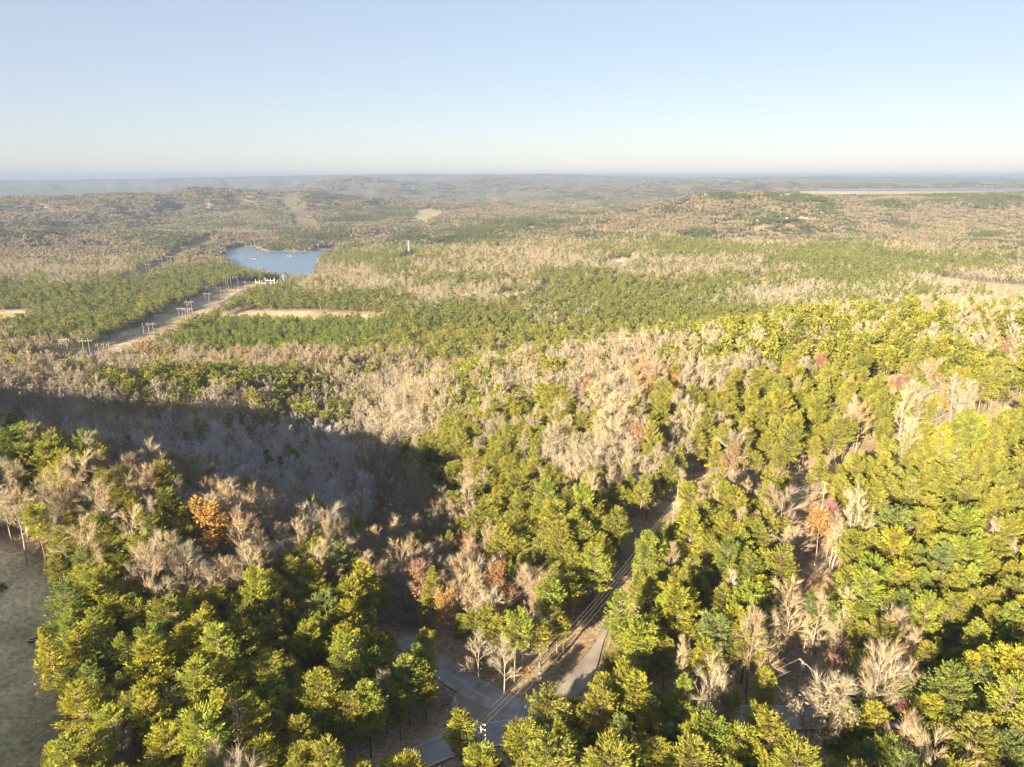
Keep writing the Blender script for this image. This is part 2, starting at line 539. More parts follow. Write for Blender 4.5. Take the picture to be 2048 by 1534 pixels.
def plain_mat(name, col, rough=0.8, metal=0.0, noise=0.25, scale=3.0, spec=0.3, bump=0.0):
    m, nt, out = new_mat(name)
    p = N(nt, "ShaderNodeBsdfPrincipled")
    tc = N(nt, "ShaderNodeTexCoord")
    nz = N(nt, "ShaderNodeTexNoise")
    nz.inputs["Scale"].default_value = scale
    nz.inputs["Detail"].default_value = 5
    nt.links.new(tc.outputs["Object"], nz.inputs["Vector"])
    lo = tuple(c * (1 - noise) for c in col)
    hi = tuple(min(1, c * (1 + noise)) for c in col)
    nt.links.new(ramp(nt, nz.outputs[0], [(0.3, lo), (0.7, hi)]), p.inputs["Base Color"])
    p.inputs["Roughness"].default_value = rough
    p.inputs["Metallic"].default_value = metal
    p.inputs["Specular IOR Level"].default_value = spec
    if bump:
        b = N(nt, "ShaderNodeBump")
        b.inputs["Strength"].default_value = bump
        nt.links.new(nz.outputs[0], b.inputs["Height"])
        nt.links.new(b.outputs[0], p.inputs["Normal"])
    nt.links.new(p.outputs[0], out.inputs[0])
    return m

M = {}
M["needles"] = leaf_mat("pine_needles", [(0.0, (0.25, 0.265, 0.060)), (0.35, (0.30, 0.30, 0.060)), (0.7, (0.335, 0.318, 0.062)), (1.0, (0.275, 0.285, 0.068))], 0.48)
M["young"] = leaf_mat("young_pine_needles", [(0.0, (0.15, 0.195, 0.034)), (1.0, (0.21, 0.24, 0.040))], 0.42)
M["leaves"] = leaf_mat("autumn_leaves", [(0.0, (0.27, 0.175, 0.095)), (0.3, (0.32, 0.215, 0.095)), (0.6, (0.35, 0.25, 0.11)), (1.0, (0.31, 0.235, 0.15))], 0.42)
M["twigs"] = leaf_mat("bare_twigs", [(0.0, (0.245, 0.212, 0.160)), (0.3, (0.29, 0.248, 0.170)), (0.6, (0.265, 0.225, 0.178)), (0.8, (0.32, 0.283, 0.208)), (1.0, (0.25, 0.212, 0.172))], 0.0)
M["bark"] = leaf_mat("tree_bark", [(0.0, (0.22, 0.185, 0.145)), (0.5, (0.32, 0.28, 0.22)), (1.0, (0.40, 0.36, 0.29))], 0.0)
M["canopy"] = leaf_mat("distant_canopy", [(0.0, (1.02, 1.0, 0.97)), (1.0, (1.36, 1.29, 1.20))], 0.25)
M["wood_pole"] = plain_mat("weathered_pole_wood", (0.30, 0.26, 0.21), 0.85, scale=1.5)
M["steel"] = plain_mat("galvanised_steel", (0.52, 0.53, 0.53), 0.5, 0.4)
M["wire"] = plain_mat("aluminium_wire", (0.50, 0.48, 0.45), 0.45, 0.3)
M["insul"] = plain_mat("porcelain_insulator", (0.45, 0.42, 0.40), 0.3)
M["white"] = plain_mat("white_paint", (0.78, 0.78, 0.76), 0.5, noise=0.06)
M["line"] = plain_mat("road_line_paint", (0.62, 0.62, 0.58), 0.7, noise=0.25, scale=2.0)
M["carwhite"] = plain_mat("white_car_paint", (0.78, 0.78, 0.78), 0.3, noise=0.03, spec=0.5)
M["cargrey"] = plain_mat("grey_car_paint", (0.22, 0.23, 0.24), 0.3, noise=0.05, spec=0.5)
M["cardark"] = plain_mat("dark_car_paint", (0.02, 0.025, 0.035), 0.25, noise=0.05, spec=0.5)
M["carblue"] = plain_mat("blue_car_paint", (0.03, 0.05, 0.12), 0.25, noise=0.05, spec=0.5)
M["glass"] = plain_mat("dark_glass", (0.02, 0.03, 0.035), 0.08, noise=0.1, spec=0.6)
M["rubber"] = plain_mat("black_rubber", (0.02, 0.02, 0.02), 0.8)
M["rim"] = plain_mat("wheel_rim", (0.45, 0.45, 0.46), 0.35, 0.7)
M["plank"] = plain_mat("pale_lumber", (0.55, 0.50, 0.42), 0.8)
M["wallbrown"] = plain_mat("brown_siding", (0.10, 0.075, 0.055), 0.8)
M["walltan"] = plain_mat("tan_siding", (0.42, 0.37, 0.30), 0.8)
M["roofgrey"] = plain_mat("grey_roof", (0.22, 0.22, 0.23), 0.7)
M["roofpale"] = plain_mat("pale_metal_roof", (0.62, 0.64, 0.66), 0.5)
M["rock"] = plain_mat("pale_sandstone", (0.25, 0.22, 0.175), 0.9, scale=0.3, noise=0.35)
M["darkiron"] = plain_mat("dark_iron", (0.03, 0.03, 0.032), 0.7)
M["red"] = plain_mat("red_lens", (0.35, 0.02, 0.02), 0.3)
M["lamp"] = plain_mat("headlight_glass", (0.7, 0.7, 0.68), 0.15)

# ground sheet
def ground_material():
    m, nt, out = new_mat("ground")
    p = N(nt, "ShaderNodeBsdfPrincipled")
    at = N(nt, "ShaderNodeAttribute", attribute_name="tint")
    geo = N(nt, "ShaderNodeNewGeometry")
    n1 = N(nt, "ShaderNodeTexNoise")
    n1.inputs["Scale"].default_value = 0.9
    n1.inputs["Detail"].default_value = 8
    n1.inputs["Roughness"].default_value = 0.7
    n2 = N(nt, "ShaderNodeTexNoise")
    n2.inputs["Scale"].default_value = 0.07
    n2.inputs["Detail"].default_value = 6
    for n in (n1, n2):
        nt.links.new(geo.outputs["Position"], n.inputs["Vector"])
    c = mixc(nt, 'MULTIPLY', 1.0, at.outputs["Color"], ramp(nt, n1.outputs[0], [(0.28, (0.42, 0.42, 0.42)), (0.72, (1.55, 1.52, 1.48))]))
    c = mixc(nt, 'MULTIPLY', 1.0, c, ramp(nt, n2.outputs[0], [(0.3, (0.75, 0.78, 0.72)), (0.7, (1.22, 1.2, 1.2))]))
    nt.links.new(c, p.inputs["Base Color"])
    p.inputs["Roughness"].default_value = 0.95
    p.inputs["Specular IOR Level"].default_value = 0.1
    b = N(nt, "ShaderNodeBump")
    b.inputs["Strength"].default_value = 0.6
    b.inputs["Distance"].default_value = 0.5
    nt.links.new(n1.outputs[0], b.inputs["Height"])
    nt.links.new(b.outputs[0], p.inputs["Normal"])
    nt.links.new(p.outputs[0], out.inputs[0])
    return m
M["ground"] = ground_material()

def speckle_mat(name, stops, scale, rough=0.9, bump=0.3):
    m, nt, out = new_mat(name)
    p = N(nt, "ShaderNodeBsdfPrincipled")
    geo = N(nt, "ShaderNodeNewGeometry")
    n1 = N(nt, "ShaderNodeTexNoise")
    n1.inputs["Scale"].default_value = scale
    n1.inputs["Detail"].default_value = 9
    n1.inputs["Roughness"].default_value = 0.75
    nt.links.new(geo.outputs["Position"], n1.inputs["Vector"])
    n2 = N(nt, "ShaderNodeTexNoise")
    n2.inputs["Scale"].default_value = scale * 0.06
    n2.inputs["Detail"].default_value = 4
    nt.links.new(geo.outputs["Position"], n2.inputs["Vector"])
    c = mixc(nt, 'MULTIPLY', 1.0, ramp(nt, n1.outputs[0], stops), ramp(nt, n2.outputs[0], [(0.3, (0.72, 0.72, 0.74)), (0.7, (1.3, 1.28, 1.25))]))
    nt.links.new(c, p.inputs["Base Color"])
    p.inputs["Roughness"].default_value = rough
    b = N(nt, "ShaderNodeBump")
    b.inputs["Strength"].default_value = bump
    b.inputs["Distance"].default_value = 0.05
    nt.links.new(n1.outputs[0], b.inputs["Height"])
    nt.links.new(b.outputs[0], p.inputs["Normal"])
    nt.links.new(p.outputs[0], out.inputs[0])
    return m
M["asphalt"] = speckle_mat("worn_asphalt", [(0.3, (0.21, 0.21, 0.215)), (0.7, (0.32, 0.32, 0.32))], 4.0)
M["gravel"] = speckle_mat("grey_gravel", [(0.25, (0.15, 0.13, 0.11)), (0.5, (0.22, 0.195, 0.165)), (0.75, (0.29, 0.255, 0.215))], 3.0)
M["dirt"] = speckle_mat("tan_dirt", [(0.3, (0.22, 0.18, 0.13)), (0.7, (0.34, 0.28, 0.21))], 1.0)
M["sand"] = speckle_mat("embankment_grass", [(0.3, (0.13, 0.11, 0.075)), (0.7, (0.18, 0.155, 0.105))], 0.05)

def water_material(rough=0.22):
    m, nt, out = new_mat("lake_water")
    p = N(nt, "ShaderNodeBsdfPrincipled")
    p.inputs["Base Color"].default_value = (0.09, 0.15, 0.23, 1)
    p.inputs["Roughness"].default_value = rough
    p.inputs["IOR"].default_value = 1.33
    geo = N(nt, "ShaderNodeNewGeometry")
    mp = N(nt, "ShaderNodeMapping")
    mp.inputs["Scale"].default_value = (0.25, 0.8, 1)
    mp.inputs["Rotation"].default_value = (0, 0, 0.4)
    nt.links.new(geo.outputs["Position"], mp.inputs[0])
    n = N(nt, "ShaderNodeTexNoise")
    n.inputs["Scale"].default_value = 0.6
    n.inputs["Detail"].default_value = 5
    nt.links.new(mp.outputs[0], n.inputs["Vector"])
    b = N(nt, "ShaderNodeBump")
    b.inputs["Strength"].default_value = 0.3
    b.inputs["Distance"].default_value = 0.3
    nt.links.new(n.outputs[0], b.inputs["Height"])
    nt.links.new(b.outputs[0], p.inputs["Normal"])
    nt.links.new(p.outputs[0], out.inputs[0])
    return m
M["water"] = water_material(0.26)
M["water_far"] = water_material(0.55)

# ------------------------------------------------------------------ ground sheet (rings about the drone's ground point, finer where near)
def build_ground():
    rad = np.concatenate([[0.5, 15, 30, 45, 60, 75, 88], np.geomspace(98, 2600, 330), np.geomspace(2650, 30000, 170)])
    az_in = np.linspace(-44, 44, 420)
    az_out = np.concatenate([np.linspace(46, 90, 16), np.linspace(100, 260, 18), np.linspace(270, 314, 16)])
    az = np.radians(np.concatenate([az_in, az_out]))
    A, Rr = np.meshgrid(az, rad)
    x, y = Rr * np.sin(A), Rr * np.cos(A)
    z = height(x, y)
    nr, na = x.shape
    d = Rr
    # colours of what lies on the ground
    n1 = fbm(x / 7, y / 7, 50, 3)[..., None]
    n2 = fbm(x / 40, y / 40, 52, 3)[..., None]
    col = np.array([0.30, 0.235, 0.17]) * (1 + 0.35 * n1) + np.array([0.03, 0.012, 0.0]) * n2
    nf = fbm(x / 300, y / 300, 60, 4)
    nf2 = fbm(x / 70, y / 70, 61, 3)
    tf = sstep(-0.25, 0.3, nf + 0.6 * nf2)[..., None]
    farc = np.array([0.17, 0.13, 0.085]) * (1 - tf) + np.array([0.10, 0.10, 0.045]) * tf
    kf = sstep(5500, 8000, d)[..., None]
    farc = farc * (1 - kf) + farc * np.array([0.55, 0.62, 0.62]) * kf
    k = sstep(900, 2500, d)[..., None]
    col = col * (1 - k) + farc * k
    def paint(mask, c, nz=0.25):
        nonlocal col
        mk = mask[..., None]
        col = col * (1 - mk) + np.array(c) * (1 + nz * n1 + nz * n2) * mk
    near = (d < 700).astype(float)
    gr = sstep(-2, 3, -poly_sd(x, y, LAWN)) * near
    paint(gr, (0.46, 0.40, 0.25), 0.3)
    g2 = gr * sstep(0.0, 0.5, fbm(x / 16, y / 16, 71, 3))
    paint(g2 * 0.7, (0.44, 0.365, 0.24), 0.2)
    dr, par = seg_dist(x, y, ROW)
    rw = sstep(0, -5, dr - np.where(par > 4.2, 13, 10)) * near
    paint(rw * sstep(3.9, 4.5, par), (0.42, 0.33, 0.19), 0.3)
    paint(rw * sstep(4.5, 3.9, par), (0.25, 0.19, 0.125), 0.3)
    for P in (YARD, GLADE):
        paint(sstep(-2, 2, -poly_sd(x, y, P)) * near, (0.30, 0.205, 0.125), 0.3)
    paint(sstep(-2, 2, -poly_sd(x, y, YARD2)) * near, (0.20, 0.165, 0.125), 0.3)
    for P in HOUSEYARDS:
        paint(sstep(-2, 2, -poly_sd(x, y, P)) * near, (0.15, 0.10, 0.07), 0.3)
    midm = ((d > 500) & (d < 3000)).astype(float)
    vr = sstep(54, 42, seg_dist(x, y, VROW)[0]) * midm
    paint(vr, (0.30, 0.235, 0.165), 0.35)
    paint(vr * sstep(0.1, 0.4, fbm(x / 60, y / 9, 75, 2)) * 0.6, (0.21, 0.21, 0.12), 0.2)
    paint(sstep(32, 24, seg_dist(x, y, VROW2)[0]) * midm, (0.19, 0.145, 0.09), 0.3)
    for P in (STRIP, FIELD_L):
        paint(sstep(-8, 4, -poly_sd(x, y, P)) * midm, (0.42, 0.32, 0.19), 0.3)
    paint(sstep(-10, 10, -poly_sd(x, y, FIELD_R)) * midm, (0.40, 0.31, 0.185), 0.35)
    for P in GAPS:
        paint(sstep(-6, 6, -poly_sd(x, y, P)) * midm, (0.36, 0.28, 0.16), 0.3)
    for P in FIELD_G:
        paint(sstep(-15, 15, -poly_sd(x, y, P)), (0.23, 0.22, 0.11), 0.15)
    paint(sstep(60, 45, seg_dist(x, y, [(p[0], p[1]) for p in CUT])[0]), (0.13, 0.105, 0.07), 0.2)
    for P in (LAKE, LAKE2):
        paint(sstep(14, 2, poly_sd(x, y, P)), (0.30, 0.24, 0.16), 0.2)
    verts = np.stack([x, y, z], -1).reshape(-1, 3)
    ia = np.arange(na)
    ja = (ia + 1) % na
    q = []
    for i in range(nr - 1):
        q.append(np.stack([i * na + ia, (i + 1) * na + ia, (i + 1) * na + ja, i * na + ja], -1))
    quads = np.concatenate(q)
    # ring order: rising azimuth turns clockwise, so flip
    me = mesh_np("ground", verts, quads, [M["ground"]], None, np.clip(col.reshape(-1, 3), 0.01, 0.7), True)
    o = link("ground", me)
    tag(o, kind="structure")
    return o, x, y, z, rad, az
ground, GX, GY, GZ, GR, GA = build_ground()
# skyline of the bare terrain seen from the drone, for leaving out trees nothing can see
el = np.arctan2(GZ - CAMZ, GR[:, None])
ELMAX = np.maximum.accumulate(np.vstack([np.full((1, el.shape[1]), -9.0), el[:-1]]), 0)[:, :420]

def hidden(x, y, ztop, margin=R(0.25)):
    d = np.hypot(x, y)
    a = np.degrees(np.arctan2(x, y))
    ia = np.clip(((a + 44) / 88 * 419).round().astype(int), 0, 419)
    ir = np.clip(np.searchsorted(GR, d) - 1, 0, len(GR) - 1)
    return np.arctan2(ztop - CAMZ, d) < ELMAX[ir, ia] - margin

# ------------------------------------------------------------------ water
def sheet(name, poly, z, mat):
    o = MB().poly([(p[0], p[1], z) for p in poly]).build(name, mat)
    if o.data.polygons[0].normal.z < 0:
        o.data.flip_normals()
    tag(o, kind="structure")
    return o
def grow(poly, k):
    c = np.mean(np.array(poly), 0)
    return [tuple(c + (np.array(p) - c) * k) for p in poly]
def offset_poly(poly, w):
    P = np.array(poly)
    nxt, prv = np.roll(P, -1, 0), np.roll(P, 1, 0)
    t = nxt - prv
    t /= np.linalg.norm(t, axis=1)[:, None] + 1e-9
    nrm = np.stack([t[:, 1], -t[:, 0]], -1)
    area = np.sum(P[:, 0] * nxt[:, 1] - nxt[:, 0] * P[:, 1])
    if area < 0: nrm = -nrm
    return [tuple(p) for p in P + nrm * w]
sheet("lake_water", offset_poly(LAKE, 6), 0.0, M["water"])
sheet("lake_water", offset_poly(LAKE2, 6), 0.0, M["water"])
UP = [tuple(p) for p in UPPER_C]
sheet("reservoir_water", grow(UP, 0.985), PLATEAU_Z, M["water_far"])
def embankment():
    mb = MB()
    P = np.array(UP)
    if np.sum(P[:, 0] * np.roll(P, -1, 0)[:, 1] - np.roll(P, -1, 0)[:, 0] * P[:, 1]) < 0: P = P[::-1]
    rings = []
    for off, z in ((-14, PLATEAU_Z - 5), (-4, PLATEAU_Z + 3), (4, PLATEAU_Z + 3), (45, PLATEAU_Z - 17)):
        rings.append([(p[0], p[1], z) for p in offset_poly([tuple(q) for q in P], off)])
    mb.loft(rings, cap=False)
    o = mb.build("reservoir_embankment", M["sand"])
    tag(o, "long pale grassy embankment around the far blue reservoir", "embankment")
embankment()

# ------------------------------------------------------------------ roads
def ribbon(name, pts, w, mat, lift, kind="structure", sub=2.0, off=0.0, taper=None, smooth=3):
    P = np.array(pts, float)
    for _ in range(smooth):         # corner cutting
        a, b = P[:-1], P[1:]
        P = np.concatenate([[P[0]], np.stack([a * .75 + b * .25, a * .25 + b * .75], 1).reshape(-1, 2), [P[-1]]])
    L = np.concatenate([[0], np.cumsum(np.linalg.norm(np.diff(P, axis=0), axis=1))])
    s = np.arange(0, L[-1], sub)
    P = np.stack([np.interp(s, L, P[:, 0]), np.interp(s, L, P[:, 1])], -1)
    t = np.gradient(P, axis=0)
    t /= np.linalg.norm(t, axis=1)[:, None] + 1e-9
    nrm = np.stack([-t[:, 1], t[:, 0]], -1)
    k = 5
    rows = []
    for i in range(k):
        wv = w if taper is None else (w * (1 + (taper - 1) * sstep(0.3, 0.95, s / L[-1])))[:, None]
        o = off + wv * (i / (k - 1) - 0.5)
        q = P + nrm * o
        rows.append(np.stack([q[:, 0], q[:, 1], ROADZ(q[:, 0], q[:, 1]) + lift], -1))
    V = np.stack(rows, 1)
    n = len(P)
    vi = np.arange(n * k).reshape(n, k)
    q = np.stack([vi[:-1, :-1], vi[1:, :-1], vi[1:, 1:], vi[:-1, 1:]], -1).reshape(-1, 4)[:, ::-1]
    me = mesh_np(name, V.reshape(-1, 3), q, [mat], None, None, True)
    o = link(name, me)
    if kind: tag(o, kind=kind)
    return o
def ROADZ(x, y):
    # a little above the sheet's facets
    return np.maximum.reduce([height(x + dx, y + dy) for dx, dy in ((0, 0), (1, 0), (-1, 0), (0, 1), (0, -1))]) + 0.12
ribbon("gravel_drive", DRIVE, 6.8, M["gravel"], 0.0, taper=0.2)
for off_ in (-0.9, 0.9):
    ribbon("wheel_rut", hits([(1196, 1292), (1215, 1250), (1240, 1205), (1290, 1115), (1335, 1040)]), 0.6, M["dirt"], -0.02, off=off_ - 1.5, kind="structure")
J = hits([(935, 1372), (905, 1395), (900, 1440), (880, 1490), (930, 1480), (985, 1450), (1040, 1436), (1000, 1405)])
def patch(name, poly, mat, lift):
    P = np.array(poly)
    c = P.mean(0)
    ring = []
    for k in (0.0, 0.35, 0.7, 1.0):
        ring.append(c + (P - c) * k)
    V, n = [], len(P)
    for r in ring:
        V.append(np.stack([r[:, 0], r[:, 1], ROADZ(r[:, 0], r[:, 1]) + lift], -1))
    V = np.concatenate(V)
    q = []
    for k in range(3):
        for i in range(n):
            j = (i + 1) % n
            q.append((k * n + i, k * n + j, (k + 1) * n + j, (k + 1) * n + i))
    q = np.array(q)
    me = mesh_np(name, V, q, [mat], None, None, True)
    if me.polygons[n].normal.z < 0: me.flip_normals()
    tag(link(name, me), kind="structure")
patch("gravel_apron", J, M["gravel"], 0.03)
ribbon("side_road", SIDE_ROAD, 6.4, M["asphalt"], 0.06)
ribbon("main_road", MAIN_ROAD, 7.0, M["asphalt"], 0.09)
ribbon("road_edge_line", MAIN_ROAD, 0.16, M["line"], 0.13, off=3.15)
ribbon("road_edge_line", MAIN_ROAD, 0.16, M["line"], 0.13, off=-3.15)
ribbon("road_edge_line", hits([(909, 1396), (914, 1415), (915, 1436), (910, 1455), (897, 1475), (878, 1489)]), 0.16, M["line"], 0.17)
ribbon("road_edge_line", hits([(905, 1352), (930, 1372), (960, 1392), (985, 1404)]), 0.13, M["line"], 0.14)
ribbon("valley_track", hits([(540, 571), (490, 577), (470, 585), (452, 598), (440, 606), (405, 612), (380, 622)]), 9.0, M["dirt"], 0.5, sub=12)
ribbon("valley_track", hits([(452, 598), (480, 592), (520, 588)]), 6.0, M["dirt"], 0.55, sub=12)

# ------------------------------------------------------------------ tree builders (numpy geometry)
class TB:
    """gathers triangles of a tree in two groups: wood (0) and foliage (1)"""
    def __init__(self):
        self.v, self.t, self.c, self.m, self.n = [], [], [], [], 0
    def add(self, v, t, c, m):
        v = np.asarray(v, float)
        t = np.asarray(t, int)
        self.v.append(v)
        self.t.append(t + self.n)
        self.c.append(np.broadcast_to(np.asarray(c, float), (len(v), 3)))
        self.m.append(np.full(len(t), m))
        self.n += len(v)
    def tube(self, p0, p1, r0, r1, n=3, c=(1, 1, 1), m=0):
        p0, p1 = np.asarray(p0, float), np.asarray(p1, float)
        d = p1 - p0
        d = d / (np.linalg.norm(d) + 1e-9)
        a = np.cross(d, [0.3, 0.9, 0.1])
        a /= np.linalg.norm(a) + 1e-9
        b = np.cross(d, a)
        an = np.arange(n) * 2 * math.pi / n
        ring = np.cos(an)[:, None] * a + np.sin(an)[:, None] * b
        v = np.concatenate([p0 + ring * r0, p1 + ring * r1])
        t = []
        for i in range(n):
            j = (i + 1) % n
            t += [(i, j, n + j), (i, n + j, n + i)]
        self.add(v, t, c, m)
    def kites(self, P, D, Nn, L, W, c, m=1, fold=0.15):
        """leaf sprays: a folded kite at each P along D with normal Nn"""
        P, D, Nn = np.asarray(P), np.asarray(D), np.asarray(Nn)
        D = D / (np.linalg.norm(D, axis=1)[:, None] + 1e-9)
        S = np.cross(D, Nn)
        S /= np.linalg.norm(S, axis=1)[:, None] + 1e-9
        U = np.cross(S, D)
        L, W = np.asarray(L)[:, None], np.asarray(W)[:, None]
        k = len(P)
        mid = P + D * L * 0.45
        v = np.stack([P, mid + S * W * 0.5 - U * W * fold, P + D * L, mid - S * W * 0.5 - U * W * fold], 1).reshape(-1, 3)
        b = np.arange(k)[:, None] * 4
        t = np.concatenate([b + [0, 1, 2], b + [0, 2, 3]])
        self.add(v, t, np.repeat(np.broadcast_to(c, (k, 3)), 4, 0), m)
    def slivers(self, P, D, L, W, c, m=1):
        P, D = np.asarray(P), np.asarray(D)
        D = D / (np.linalg.norm(D, axis=1)[:, None] + 1e-9)
        k = len(P)
        rv = rg.normal(size=(k, 3))
        S = np.cross(D, rv)
        S /= np.linalg.norm(S, axis=1)[:, None] + 1e-9
        L, W = np.asarray(L)[:, None], np.asarray(W)[:, None]
        v = np.stack([P - S * W * 0.5, P + S * W * 0.5, P + D * L], 1).reshape(-1, 3)
        t = np.arange(k * 3).reshape(-1, 3)
        self.add(v, t, np.repeat(np.broadcast_to(c, (k, 3)), 3, 0), m)
    def arrays(self):
        return np.concatenate(self.v), np.concatenate(self.t), np.concatenate(self.c), np.concatenate(self.m)

def pine(H=18.0, Rc=3.6, lod=0, style=0, young=False):
    tb = TB()
    r = rg
    bend = r.normal(size=2) * H * 0.015
    nseg = 4 if lod == 0 else 2
    tr = 0.012 * H
    def axis(t):
        return np.array([bend[0] * t * t * 2, bend[1] * t * t * 2, H * t])
    for i in range(nseg):
        a, b = i / nseg, (i + 1) / nseg
        tb.tube(axis(a), axis(b), tr * (1 - a * 0.92), tr * (1 - b * 0.92), 5 if lod == 0 else 3)
    cb = r.uniform(0.30, 0.45) if not young else r.uniform(0.05, 0.12)
    if style == 2: cb = r.uniform(0.5, 0.6)
    nl = {0: 22, 1: 11, 2: 7}[lod]
    if style == 2: nl = int(nl * 0.75)
    per = {0: 5, 1: 4, 2: 5}[lod]
    cards = {0: 74, 1: 14, 2: 8}[lod]
    cl = {0: 0.60, 1: 1.45, 2: 2.2}[lod] * (0.6 if young else 1.0)
    g = r.uniform(0, 6)
    for i in range(nl):
        t = (i + r.uniform(-0.3, 0.3)) / (nl - 1)
        t = min(max(t, 0), 1)
        zt0 = cb + (1 - cb) * t ** 0.92 * 0.97
        if style == 0:      # rounded cone
            prof = (1 - t) ** 0.55 * (0.60 + 0.40 * min(1, t / 0.35)) + 0.08
        elif style == 1:    # spire
            prof = (1 - t) ** 0.8 * 0.95 + 0.07
        else:               # flat topped crown on a bare stem
            prof = math.sqrt(max(0, 1 - (2 * t - 0.9) ** 2 / 1.25)) * 0.95 + 0.05
        for j in range(per):
            g += 2.399 + r.uniform(-0.3, 0.3)
            L = Rc * prof * r.uniform(0.65, 1.2)
            if lod == 0 and r.uniform() < 0.08: continue
            zt = min(0.98, zt0 + r.uniform(-0.5, 0.5) * (1 - cb) / nl)
            pit = R(-2 + 52 * t + r.uniform(-16, 16))
            if style == 2: pit = R(5 + 40 * t + r.uniform(-12, 12))
            h = np.array([math.cos(g), math.sin(g), 0])
            o = axis(zt)
            up = np.array([0, 0, 1.0])
            def bp(s):
                s = np.asarray(s)[:, None]
                return o + h * (L * s * math.cos(pit)) + up * (L * s * math.sin(pit) + 0.16 * L * s * s)
            tint = r.uniform(0.72, 1.2)
            tc = np.array([tint * r.uniform(0.93, 1.08), tint, tint * r.uniform(0.8, 1.15)])
            if lod == 0:
                q = bp([0, 0.9])
                tb.tube(q[0], q[1], 0.05 + 0.012 * L, 0.02, 3)
            k = max(3, int(cards * (0.35 + 0.65 * L / Rc)))
            s = r.uniform(0.18 if lod else 0.25, 1.0, k) ** 0.8
            s[0] = 0.98
            P = bp(s)
            side = r.choice([-1, 1], k) * r.uniform(15, 65, k)
            side[0] = 0
            ca, sa = np.cos(np.radians(side)), np.sin(np.radians(side))
            D = np.stack([h[0] * ca - h[1] * sa, h[0] * sa + h[1] * ca, np.tan(pit) * 0.6 + r.normal(0.25, 0.42, k)], -1)
            P = P + np.stack([-h[1] * np.sign(side), h[0] * np.sign(side), np.zeros(k)], -1) * (r.uniform(0, 0.30, k) * L * s)[:, None]
            P = P + r.normal(0, 0.055 * L, (k, 3))
            Nn = np.stack([r.normal(0, 0.85, k), r.normal(0, 0.85, k), np.full(k, 0.7)], -1)
            LL = cl * r.uniform(0.7, 1.35, k) * (0.6 + 0.4 * L / Rc)
            WW = LL * r.uniform(0.24, 0.38, k) * (1 if lod == 0 else 1.5)
            tb.kites(P, D, Nn, LL, WW, tc * r.uniform(0.85, 1.15, (k, 1)))
    # leader
    k = {0: 10, 1: 4, 2: 3}[lod]
    D = np.stack([r.normal(0, 0.5, k), r.normal(0, 0.5, k), np.ones(k)], -1)
    tb.kites(np.repeat(axis(0.955)[None], k, 0), D, r.normal(size=(k, 3)), cl * r.uniform(0.7, 1.1, k), cl * r.uniform(0.25, 0.4, k), np.ones(3))
    return tb

